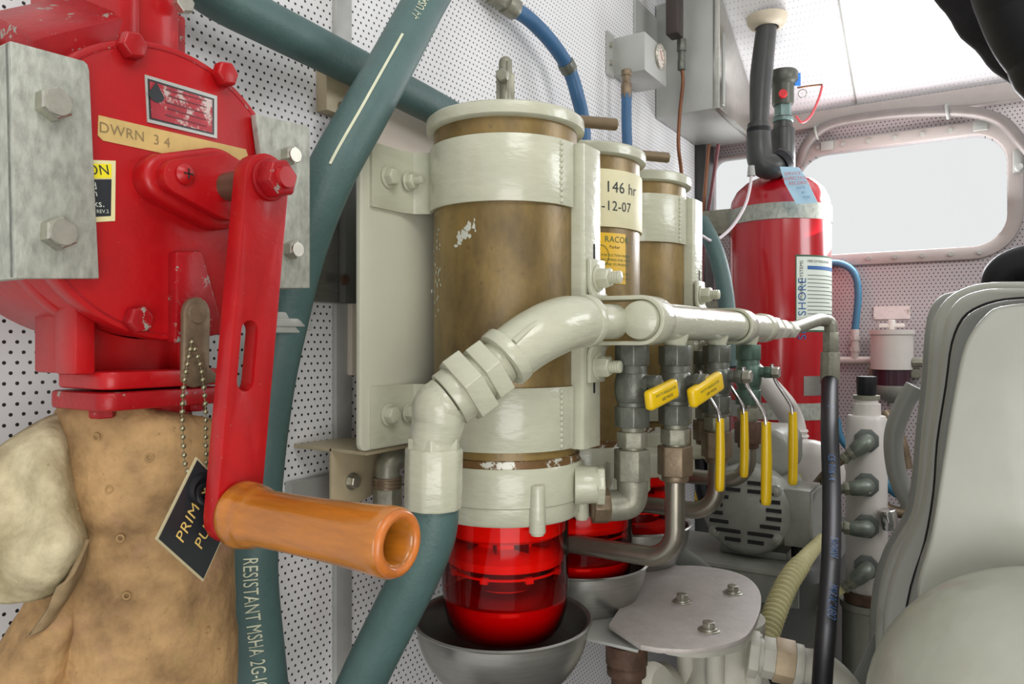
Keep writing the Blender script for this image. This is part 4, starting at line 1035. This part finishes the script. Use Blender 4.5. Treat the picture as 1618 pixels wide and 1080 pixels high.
# black vent pipe from the ceiling
t = thing('vent_pipe', 'dark plastic pipe coming through the ceiling collar and elbowing by the bottle', 'pipe', W(1205, 250, 1.66))
top = W(1212, 34, 1.70); M().tube([top+V((0, 0, .02)), top, W(1203, 120, 1.68), W(1199, 200, 1.665)], [.0230, .0225, .0250, .0195], 20, 6).build('pipe', DARK, t)
M().tube([W(1199, 196, 1.665), W(1199, 235, 1.66), W(1205, 258, 1.66), W(1222, 262, 1.66), W(1240, 250, 1.67)], [.0245, .028, .029, .029, .026], 20, 8).build('elbow', DARK, t)
M().cyl(W(1228, 262, 1.66), W(1236, 256, 1.665), .0315).build('joint_ring', BLACK, t); M().cyl(W(1199, 203, 1.663), W(1199, 210, 1.663), .026).build('joint_ring', BLACK, t)
M().lathe(top+V((0, 0, -.012)), [(.045, .022), (.043, .010), (.036, 0), (.026, -.003), (.024, .004)], (0, 0, 1), 32).build('ceiling_collar', mat('cream_collar', '#cbbfa8', .5), t)
g = W(1187, 262, 1.63); M().cyl(g, g+V((0, 0, -.022)), .007, .009, 12).build('cable_gland', GREY, t)
M().tube([g+V((0, 0, -.01)), W(1186, 290, 1.62), W(1177, 325, 1.58), W(1155, 360, 1.54), W(1128, 380, 1.50), W(1108, 372, 1.47)], .0034, 8, 8).build('white_cable', mat('white_cable', '#cfc5c8', .5), t)

# ================================================================ FAR WALL
t = thing('conduit', 'grey pipe looping over the port window, held by clips', 'pipe', WY(1450, 180, YF))
cp = [WY(1262, 262, YF-.03), WY(1276, 226, YF-.04), WY(1310, 198, YF-.04), WY(1380, 184, YF-.04), WY(1460, 177, YF-.04), WY(1530, 177, YF-.04), WY(1580, 190, YF-.05), WY(1612, 222, YF-.06), WY(1650, 270, YF-.07), WY(1680, 330, YF-.07), WY(1700, 600, YF-.07), WY(1700, 1100, YF-.07)]
M().tube(cp, .0125, 16, 8).build('pipe', mat('mauve_grey_pipe', '#7b7470', .45, .2), t)
for px, py in ((1290, 210), (1496, 177)):
    p = WY(px, py, YF-.04); M().torus(p, (1, 0, .15), .0150, .0035, 20, 6).bb(p+V((-.005, .0, .0)), p+V((.005, .039, .022))).build('clip', GREY, t)
t = thing('blue_hose', 'blue hose on the far wall curving down to a white tee fitting', 'hose', WY(1351, 560, YF-.02))
M().tube([WY(1300, 415, YF-.03), WY(1330, 417, YF-.03), WY(1350, 432, YF-.03), WY(1356, 465, YF-.03), WY(1351, 522, YF-.03)], .0085, 14, 8).build('rubber_hose', HOSEBT, t)
M().tube([WY(1351, 520, YF-.03), WY(1351, 566, YF-.03)], .0095, 12, 0).cyl(WY(1351, 530, YF-.03), WY(1351, 537, YF-.03), .012, n=6).cyl(WY(1351, 548, YF-.03), WY(1351, 555, YF-.03), .012, n=6).tube([WY(1322, 569, YF-.03), WY(1384, 569, YF-.03)], .0095, 12, 0).build('tee_fitting', WHITE2, t)
t = thing('far_filter', 'small white fuel filter mounted on the far wall under a tag', 'fuel filter', WY(1408, 640, YF-.07))
fy = YF-.065; fc_ = WY(1409, 560, fy); fc_.z = 0
def fz(py): return WY(1409, py, fy).z
M().lathe(fc_, [(.046, fz(583)), (.046, fz(530)), (.049, fz(528)), (.049, fz(521)), (.001, fz(521))], n=36).build('body', WHITE2, t)
M().lathe(fc_, [(.042, fz(610)), (.042, fz(583)), (.001, fz(583))], n=36).build('bowl', PURPLEB, t)
M().lathe(fc_, [(.001, fz(636)), (.02, fz(633)), (.038, fz(624)), (.046, fz(612)), (.046, fz(608)), (.043, fz(608))], n=36, cap=False).cyl(fc_+V((0, 0, fz(642))), fc_+V((0, 0, fz(633))), .010, n=12).build('drip_cup', MGREY, t)
M().bb(fc_+V((-.05, -.004, fz(596))), fc_+V((.06, .064, fz(580)))).build('bracket', GREYB, t, bevel=.002)
M().box(fc_+V((.0, 0, fz(514))), (.055, .012, .008)).cyl(fc_+V((0, 0, fz(521))), fc_+V((0, 0, fz(505))), .008).build('t_handle', WHITE2, t, bevel=.002)
M().cyl(fc_+V((.044, -.01, fz(572))), fc_+V((.075, -.01, fz(572))), .011, n=8).build('port', GREYB, t)
p = WY(1409, 500, YF-.004); M().bb(p+V((-.040, -.001, -.006)), p+V((.040, .004, .026))).build('name_tag', mat('scuffed_white_tag', '#d9cfcb', .5, 0, .1, 60, spots=[('#b3a69c', 60, .6, .05)]), t)
# lower services on the far wall
tag(M().tube([WY(1322, 660, YF-.08), WY(1328, 690, YF-.08), WY(1345, 712, YF-.07), WY(1370, 730, YF-.06)], .0085, 12, 8).build('blue_hose', HOSEBT), 'blue hose low behind the black hose, near the white header', 'hose')
for k, (pts_, mt_, lab, r_) in enumerate((([(1395, 650), (1420, 690), (1432, 740)], BRONZE2, 'brown pipe slanting between the white header and the engine', .013),
    ([(1396, 760), (1412, 772), (1440, 790)], HOSEBT, 'short blue hose between the white header and the engine', .014),
    ([(1396, 800), (1415, 808), (1440, 812)], BRONZE2, 'lower brown pipe right of the white header', .012))):
    tag(M().tube([WY(a_, b__, 1.75) for a_, b__ in pts_], r_, 12, 6).build('service_pipe', mt_), lab, 'pipe')

# ================================================================ WHITE HEADER WITH GREEN ELBOWS
d = 1.35
t = thing('coolant_header', 'upright white header cylinder with four green elbows and black cap', 'header', W(1368, 945, d))
q = W(1369, 540, d); o_ = V((q.x, q.y, 0))
def zz(py): return (540-py)/F_PX*d
M().lathe(o_, [(.030, zz(935)), (.0345, zz(930)), (.0345, zz(662)), (.031, zz(656)), (.024, zz(655)), (.0235, zz(637)), (.0195, zz(636)), (.0195, zz(628)), (.001, zz(628))], n=36).build('cylinder', WHITE2, t)
M().cyl(o_+V((0, 0, zz(630))), o_+V((0, 0, zz(624))), .0225, n=24).build('collar', GREYB, t)
M().cyl(o_+V((0, 0, zz(624))), o_+V((0, 0, zz(594))), .0165, .0175, 8).build('cap', BLACK, t, bevel=.002)
fw = -V((o_.x, o_.y, 0)).normalized(); sd = V((-fw.y, fw.x, 0))
if sd.dot(V((CA, SA, 0))) < 0: sd = -sd
ELB = mat('green_bronze_elbow', '#6f776c', .4, .35, .25, 50, spots=[('#3f7a5c', 30, .66, .05)])
for k, py in enumerate((692, 760, 824, 887)):
    c_ = o_+fw*.032+V((0, 0, zz(py)))
    M().cyl(c_, c_+fw*.008, .0215, n=8, rot=.4).build('boss_nut', mat('boss_grey_%d' % k, '#666b66', .45, .3), t, bevel=.001)
    ex_ = (-.75, -.65) if k in (0, 3) else (-1, -.15 if k == 1 else .0)
    if k == 3: ex_ = (-.75, -.72)
    dirv = (sd*ex_[0] + V((0, 0, ex_[1]))).normalized()
    e_ = M().tube([c_+fw*.006, c_+fw*.020, c_+fw*.027+dirv*.006, c_+fw*.029+dirv*.016, c_+fw*.029+dirv*.026], [.0125, .0140, .0145, .0140, .0125], 16, 6).build('elbow', ELB, t)
    b0 = c_+fw*.029+dirv*.026
    M().cyl(b0, b0+dirv*.010, .0125, n=6).cyl(b0+dirv*.010, b0+dirv*.016, .0085).cyl(b0+dirv*.015, b0+dirv*.024, .0108, n=6).build('tail_nut', GREYB, e_, bevel=.0006)
    tl = b0+dirv*.022
    M().tube([tl, tl+dirv*.03, tl+dirv*.07+fw*-.03+V((0, 0, -.02)), tl+dirv*.10+fw*-.06+V((0, 0, -.07))], .0075, 10, 6).build('tail_pipe', BRONZE2 if k < 2 else CORR, t)
M().lathe(o_, [(.036, zz(950)), (.038, zz(945)), (.038, zz(932)), (.001, zz(932))], n=32).build('seat', RUST, t)
tag(M().lathe(o_+V((.004, .01, 0)), [(.046, -.75), (.046, zz(962)), (.050, zz(960)), (.050, zz(950)), (.001, zz(950))], n=36, cap=False).build('steel_canister', mat('olive_canister', '#77786c', .35, .4, .12, 12)), 'olive grey metal canister under the white header', 'canister')

# ================================================================ ELECTRIC MOTOR AND ITS PUMP
mx, my, mz = -.3345, 1.262, -.283
t = thing('electric_motor', 'grey electric motor with slotted end bell and side junction box', 'motor', (mx, my+.06, mz-.09))
R_ = .0765
prof = [(.001, 0), (.033, 0), (.036, .0015), (.060, .002), (.070, .006), (.0755, .015), (R_, .030), (R_, .045), (.0735, .047), (.0735, .15), (.068, .16), (.001, .16)]
bell = M().lathe((mx, my, mz), prof, (0, 1, 0), 56, cap=False).build('housing', MGREY, t)
for sgn in (-1, 1):
    for k in range(8):
        z = -.049+.014*k
        if k in (0, 7): hw0, hw1 = .006, .032
        elif k in (3, 4): hw0, hw1 = .036, .060
        else: hw0, hw1 = (.026 if k in (2, 5) else .006), (.058 if k in (2, 5) else .048)
        M().bb((mx+sgn*hw0, my-.001, mz+z-.003), (mx+sgn*hw1, my+.006, mz+z+.003)).build('vent_slot', SLOT, bell)
for a_ in (38, 142, 218, 322):
    a_ = math.radians(a_); c_ = V((mx+.064*math.cos(a_), my+.001, mz+.064*math.sin(a_)))
    M().cyl(c_+V((0, .012, 0)), c_+V((0, -.001, 0)), .0095).cyl(c_, c_+V((0, -.004, 0)), .0055, n=6).build('through_bolt', MGREY, bell, bevel=.0006)
# capacitor cover on top
m = M(); m.prism([V((x, my+.05, z)) for x, z in rc(mx-.047, mz+.05, mx+.060, mz+.134, .028, 6)], (0, .13, 0)); m.build('capacitor_cover', MGREY, t, bevel=.010, seg=3)
jb = M().bb((mx+.062, my+.01, mz-.050), (mx+.103, my+.10, mz+.043)).build('junction_box', MGREY, t, bevel=.002)
M().bb((mx+.103, my+.014, mz-.046), (mx+.106, my+.096, mz+.039)).build('box_lid', ALUM, jb)
M().cyl((mx+.085, my+.03, mz-.050), (mx+.085, my+.03, mz-.070), .016, n=12).build('cable_gland', BLACK, t)
M().bb((mx-.05, my+.03, mz-.081), (mx+.062, my+.13, mz-.068)).build('foot', MGREY, t, bevel=.002)
t = thing('coolant_pump', 'off-white round pump volute with curved pipe behind the grey motor', 'pump', (mx+.10, 1.50, mz-.02))
pc = W(1272, 742, 1.52)
M().lathe(pc, [(.001, 0), (.03, 0), (.036, .01), (.058, .016), (.066, .028), (.068, .045), (.060, .06), (.04, .07), (.001, .07)], (.35, -1, 0), 40, cap=False).build('volute', WHITE2, t)
M().tube([W(1182, 575, 1.50), W(1210, 605, 1.50), W(1238, 640, 1.51), W(1252, 668, 1.52), W(1258, 700, 1.52), W(1262, 730, 1.54)], [.017, .021, .024, .024, .023, .025], 20, 8).build('curved_pipe', WHITE2, t)
m = M()
for k in range(4): m.torus(W(1254+k, 678+k*8, 1.52), (0.1, 0, 1), .0255, .003, 24, 6)
m.build('ribbed_cuff', WHITE2, t)
M().box(W(1259, 758, 1.44), (.015, .004, .022)).build('yellow_tag', CAUY, t)
# sheet base under the motor
b0 = [WZ(a_, b__, -.385) for a_, b__ in ((1018, 868), (1240, 905), (1285, 862), (1100, 830))]
zb_ = -.364
bs = thing('motor_base', 'grey sheet metal shelf carrying the electric motor', 'base', (-.3, 1.3, -.42))
m = M().bb((-.50, 1.215, zb_-.006), (-.238, 1.41, zb_)); m.bb((-.50, 1.215, zb_-.05), (-.238, 1.22, zb_)); m.build('shelf', MGREY, bs, bevel=.003)
m = M(); m.prism([W(1072, 856, 1.16), W(1132, 901, 1.11), W(1128, 904, 1.11), W(1067, 860, 1.16)], (0, 0, -.03)); m.build('gusset', ALUM, bs)

# ================================================================ BOLTED PLATE CASTING, LOWER CENTRE
zp = -.325
t = thing('pump_casting', 'off-white cast pump body topped with a rounded grey plate and three bolts', 'pump', (-.24, .82, -.46))
outl = [(1012, 1018), (962, 985), (1000, 928), (1018, 900), (1050, 894), (1100, 893), (1150, 900), (1182, 912), (1200, 932), (1202, 958), (1190, 990), (1172, 1008), (1140, 1018), (1090, 1025), (1040, 1023)]
P = [WZ(a_, b__, zp) for a_, b__ in outl]; P = P[:3] + catmull(P[3:], 5)
M().prism(P, (0, 0, -.006)).build('top_plate', CASTAL, t, bevel=.001)
for px, py in ((1078, 948), (1158, 934), (1120, 993)):
    p = WZ(px, py+2, zp); M().cyl(p, p+V((0, 0, .0012)), .0125).cyl(p, p+V((0, 0, .003)), .0095).hex(p+V((0, 0, .002)), (0, 0, 1), .0078, .008).build('plate_bolt', ZINC, t, bevel=.0006)
cen = sum(P, V((0, 0, 0)))/len(P)
Pb = [cen+(q-cen)*.80+V((.006, .012, -.006)) for q in P]
M().prism(Pb, (0, 0, -.02)).build('upper_flange', CASTW, t, bevel=.003)
bc_ = cen+V((.01, .01, 0))
M().lathe(V((bc_.x, bc_.y, 0)), [(.05, zp-.02), (.05, zp-.035), (.046, zp-.05), (.046, zp-.08), (.056, zp-.10), (.066, zp-.13), (.066, zp-.22)], n=40).build('body', CASTW, t)
for a_ in (-140, -85, -30):
    a_ = math.radians(a_); M().cyl((bc_.x+.050*math.cos(a_), bc_.y+.050*math.sin(a_), zp-.025), (bc_.x+.050*math.cos(a_), bc_.y+.050*math.sin(a_), zp-.10), .011, n=16).build('stud_boss', CASTW, t, bevel=.003)
t2 = M().lathe(V((bc_.x-.05, bc_.y-.06, zp-.105)), [(.001, 0), (.03, 0), (.036, .006), (.038, .02)], (-.4, -.9, .1), 32, cap=False)
t2.build('round_cover', CASTW, t)
# outlet fitting to the right
t = thing('pipe_union', 'white painted pipe union leaving the cast pump to the right', 'fitting', W(1240, 1060, .84))
a = W(1186, 1032, .88); b = W(1300, 1058, .86); ax = (b-a).normalized(); L_ = (b-a).length
def sg(s0, s1, r, nm, n=24, mt_=CASTW, r1=None): M().cyl(a+ax*(L_*s0), a+ax*(L_*s1), r, r1, n=n, rot=.3).build(nm, mt_, t, bevel=.001)
sg(-.04, .10, .027, 'flange_nut', 6); sg(.08, .18, .020, 'neck'); sg(.16, .34, .0235, 'hex', 6); sg(.33, .60, .0255, 'union_nut', 6, mat('stained_union', '#b5a183', .5, .1, .2, 40)); sg(.60, .72, .023, 'ferrule'); 
M().tube([a+ax*L_*.70, a+ax*L_*1.0, a+ax*L_*1.3+V((0, 0, -.02)), a+ax*L_*1.6+V((0, 0, -.07))], .0195, 20, 6).build('pipe', CASTW, t)
tag(M().lathe(W(990, 1010, .93), [(.020, 0), (.026, -.004), (.026, -.028), (.022, -.030), (.0245, -.034), (.0245, -.042), (.019, -.044), (.019, -.20)], (0, 0, 1), 24).build('rusty_pipe', RUST), 'rusty brown pipe fitting below the second drip bowl', 'fitting')
m = M(); m.prism([WZ(a_, b__, zp-.012) for a_, b__ in ((900, 1000), (968, 955), (1012, 1018), (1008, 1026))], (0, 0, -.004))
tag(m.build('support_tongue', ALUM, bevel=.001), 'grey triangular sheet tongue between nearest bowl and bolted plate', 'bracket')
m = M(); m.prism([V((-.62, .80, -.36)), V((-.30, .80, -.345)), V((-.30, .80, -.352)), V((-.62, .80, -.40))], (0, .35, 0))
m2 = M().bb((XW+.002, .96, -.375), (-.36, 1.16, -.365)); m2.bb((-.365, .96, -.405), (-.36, 1.16, -.365)); tag(m2.build('wall_shelf', MGREY, bevel=.001), 'grey shelf angle on the wall behind the drip bowls', 'shelf')
# corrugated hose and dark engine block behind
cpts = [W(1300, 850, 1.20), W(1270, 885, 1.12), W(1245, 920, 1.07), W(1225, 965, 1.03), W(1210, 1010, 1.0), W(1193, 1060, .98), W(1180, 1120, .95)]
Pc = catmull(cpts, 26); nP = len(Pc)
tag(M().tube(Pc, [.009, .0145, .0150, .0145, .014], 16, 0, fn=lambda i, k, tt: 1+.09*(1 if (i//2) % 2 else -1)*(1 if 30 < i < nP-6 else .2)).build('corrugated_hose', CORR, ang=80), 'yellowed corrugated hose running down beside the bolted plate', 'hose')
t = thing('bilge_tank', 'dark grey rounded tank filling the lower right between hoses', 'tank', W(1280, 1080, 1.6))
m = M(); m.prism([V((x, 1.42, z)) for x, z in ((-.45, -.46), (-.36, -.43), (-.30, -.41), (-.255, -.40), (-.235, -.43), (-.235, -1.2), (-.45, -1.2))], (0, .5, 0)); m.build('tank', DGREY, t, bevel=.04, seg=5, ang=60)
tag(M().tube([W(1200, 1085, 1.0), W(1260, 1072, 1.0), W(1330, 1090, 1.05)], .02, 16, 6).build('rubber_hose', BLACK), 'black hose at the bottom edge below the white union', 'hose')
m = M(); m.prism([W(1345, 1075, .92), W(1388, 985, .92), W(1400, 1120, .92), W(1330, 1150, .92)], (.0, .02, 0)); tag(m.build('sheet_guard', ALUM, bevel=.002), 'bright sheet metal corner at the bottom beside the engine cover', 'guard')
for k, (pts_, r_, mt_, lab) in enumerate((
    ([(1098, 690, 1.25), (1106, 730, 1.25), (1110, 770, 1.22), (1118, 800, 1.2)], .012, BLACK, 'black cable looping down between the valves and the motor'),
    ([(1112, 690, 1.25), (1119, 725, 1.24), (1124, 750, 1.22), (1128, 775, 1.2)], .006, BLACK, 'thin black cable beside the thicker one at the motor'),
    ([(1100, 660, 1.35), (1104, 720, 1.35), (1100, 790, 1.35)], .003, LABY, 'thin yellow wire hanging left of the motor'),
    ([(1112, 650, 1.36), (1108, 710, 1.36), (1106, 800, 1.36)], .003, mat('orange_wire', '#c8502c', .4), 'thin orange wire hanging left of the motor'))):
    tag(M().tube([W(*q) for q in pts_], r_, 10, 6).build('cable', mt_), lab, 'cable')

# ================================================================ ENGINE COVERS, RIGHT FOREGROUND
t = thing('engine_cover', 'large grey-white painted engine cover with stepped flanges on the right', 'engine', (0.02, .95, -.6))
ENG = mat('engine_grey_white', '#a6a79c', .28, 0, .07, 9, .5, 22, coat=.35)
ENGM = mat('engine_mid_grey', '#8b8d86', .35, 0, .06, 10, .2, 60)
def layer(pts, y, dep, name, mt_, bev, seg=4, sm=3):
    P = [WY(a_, b__, y) for a_, b__ in pts]; P = catmull(P, sm) if sm else P
    zt_ = P[-1].z; zb_ = WY(pts[0][0], 1350, y).z; P += [V((.6, y, zt_)), V((.6, y, zb_)), V((P[0].x, y, zb_))]
    return M().prism(P, (0, dep, 0)).build(name, mt_, t, bevel=bev, seg=seg, ang=65)
far = [(1375, 1100), (1373, 1000), (1378, 930), (1395, 870), (1428, 812), (1440, 750), (1446, 680), (1455, 600), (1460, 530), (1468, 490), (1485, 468), (1510, 460), (1560, 456), (1640, 455)]
layer(far, 1.02, .04, 'rear_flange', ENGM, .006)
def shift(pts, dx, dy): return [(a_+dx, b__+dy) for a_, b__ in pts]
layer([(a_+9, b__+6) for a_, b__ in far[:9]]+[(1476, 500), (1497, 470), (1530, 452), (1570, 445), (1640, 444)], .93, .05, 'middle_flange', ENG, .006)
layer([(1396, 1100), (1394, 1000), (1400, 940), (1418, 880), (1448, 820), (1462, 750), (1468, 680), (1480, 600), (1488, 530), (1498, 495), (1518, 470), (1550, 458), (1580, 455), (1640, 455)], .86, .04, 'front_flange', ENG, .006)
layer([(1420, 1110), (1425, 1020), (1440, 930), (1462, 860), (1476, 780), (1482, 700), (1496, 610), (1505, 545), (1522, 505), (1550, 485), (1590, 474), (1650, 470)], .78, .07, 'recess', ENGM, .004)
layer([(a_-3, b__-3) for a_, b__ in [(1420, 1110), (1425, 1020), (1440, 930), (1462, 860), (1476, 780), (1482, 700), (1496, 610), (1505, 545), (1522, 505), (1550, 485), (1590, 474), (1650, 470)]], .853, .006, 'dark_gap_seam', SLOT, 0)  # black layer added to draw the dark gap between front flange and recess
pan = [(1480, 990), (1462, 972), (1449, 945), (1452, 910), (1470, 850), (1488, 740), (1504, 640), (1520, 560), (1535, 525), (1555, 500), (1580, 484), (1660, 474)]
Pp = catmull([WY(a_, b__, .66) for a_, b__ in pan], 3)+[V((.6, .66, WY(1660, 474, .66).z)), V((.6, .66, WY(1800, 905, .66).z)), WY(1618, 905, .66), WY(1560, 940, .66)]
M().prism(Pp, (0, .11, 0)).build('front_panel', ENG, t, bevel=.018, seg=5, ang=70)
Pq = [q+(sum(Pp, V((0, 0, 0)))/len(Pp)-q)*.08+V((0, -.0, 0)) for q in Pp]
M().sphere(W(1672, 1182, .49), .116, (1.0, .8, 1.0), 32).build('dome_casting', mat('engine_dome_paint', '#9c9e90', .3, 0, .08, 9, .7, 30, coat=.3), t, ang=80)
m = M(); m.torus(WY(1436, 690, 1.10), (0, 1, 0), .03, .008, 24, 8); 
hose([WY(1446, 610, 1.12), WY(1428, 640, 1.12), WY(1412, 690, 1.12), WY(1418, 750, 1.12), WY(1440, 800, 1.12)], .012, 'grey hose curving left of the engine cover flange', ENGM, 'grey_hose')
M2 = M().cyl(W(1402, 805, 1.3), W(1408, 835, 1.3), .014, n=12); tag(M2.build('clear_fitting', CHROME, bevel=.001), 'small shiny metal fitting between white header and engine cover', 'fitting')
# black rubber items top right
tag(M().tube([W(1330, -900, .70), W(1400, -480, .56), W(1455, -260, .50), W(1545, -130, .50), W(1620, -20, .50), W(1720, 70, .50), W(1850, 120, .50), W(2300, 170, .55), W(2900, 200, .7)], [.042, .042, .042, .043, .044, .044, .044, .044, .044], 40, 10, fn=lambda i, k, tt: 1+.018*math.sin(i*1.3)).build('duct_hose', CURT), 'large black rubber duct hose crossing the top right corner', 'hose')
tag(M().tube([W(1560, -900, .5), W(1590, -400, .45), W(1620, -100, .42), W(1640, -10, .42), W(1680, 60, .42), W(1760, 120, .42), W(2200, 220, .45), W(2900, 260, .6)], .03, 32, 8).build('rubber_hose', BLACK), 'second black hose in front of the large duct, top right', 'hose')
tag(M().tube([WY(1572, 460, 1.2), WY(1582, 436, 1.2), WY(1602, 422, 1.2), WY(1640, 414, 1.2), WY(1700, 410, 1.2), WY(2200, 400, 1.2)], [.018, .022, .024, .026, .026, .026], 24, 8).build('rubber_boot', BLACK), 'black rubber boot above the engine cover at the right edge', 'boot')
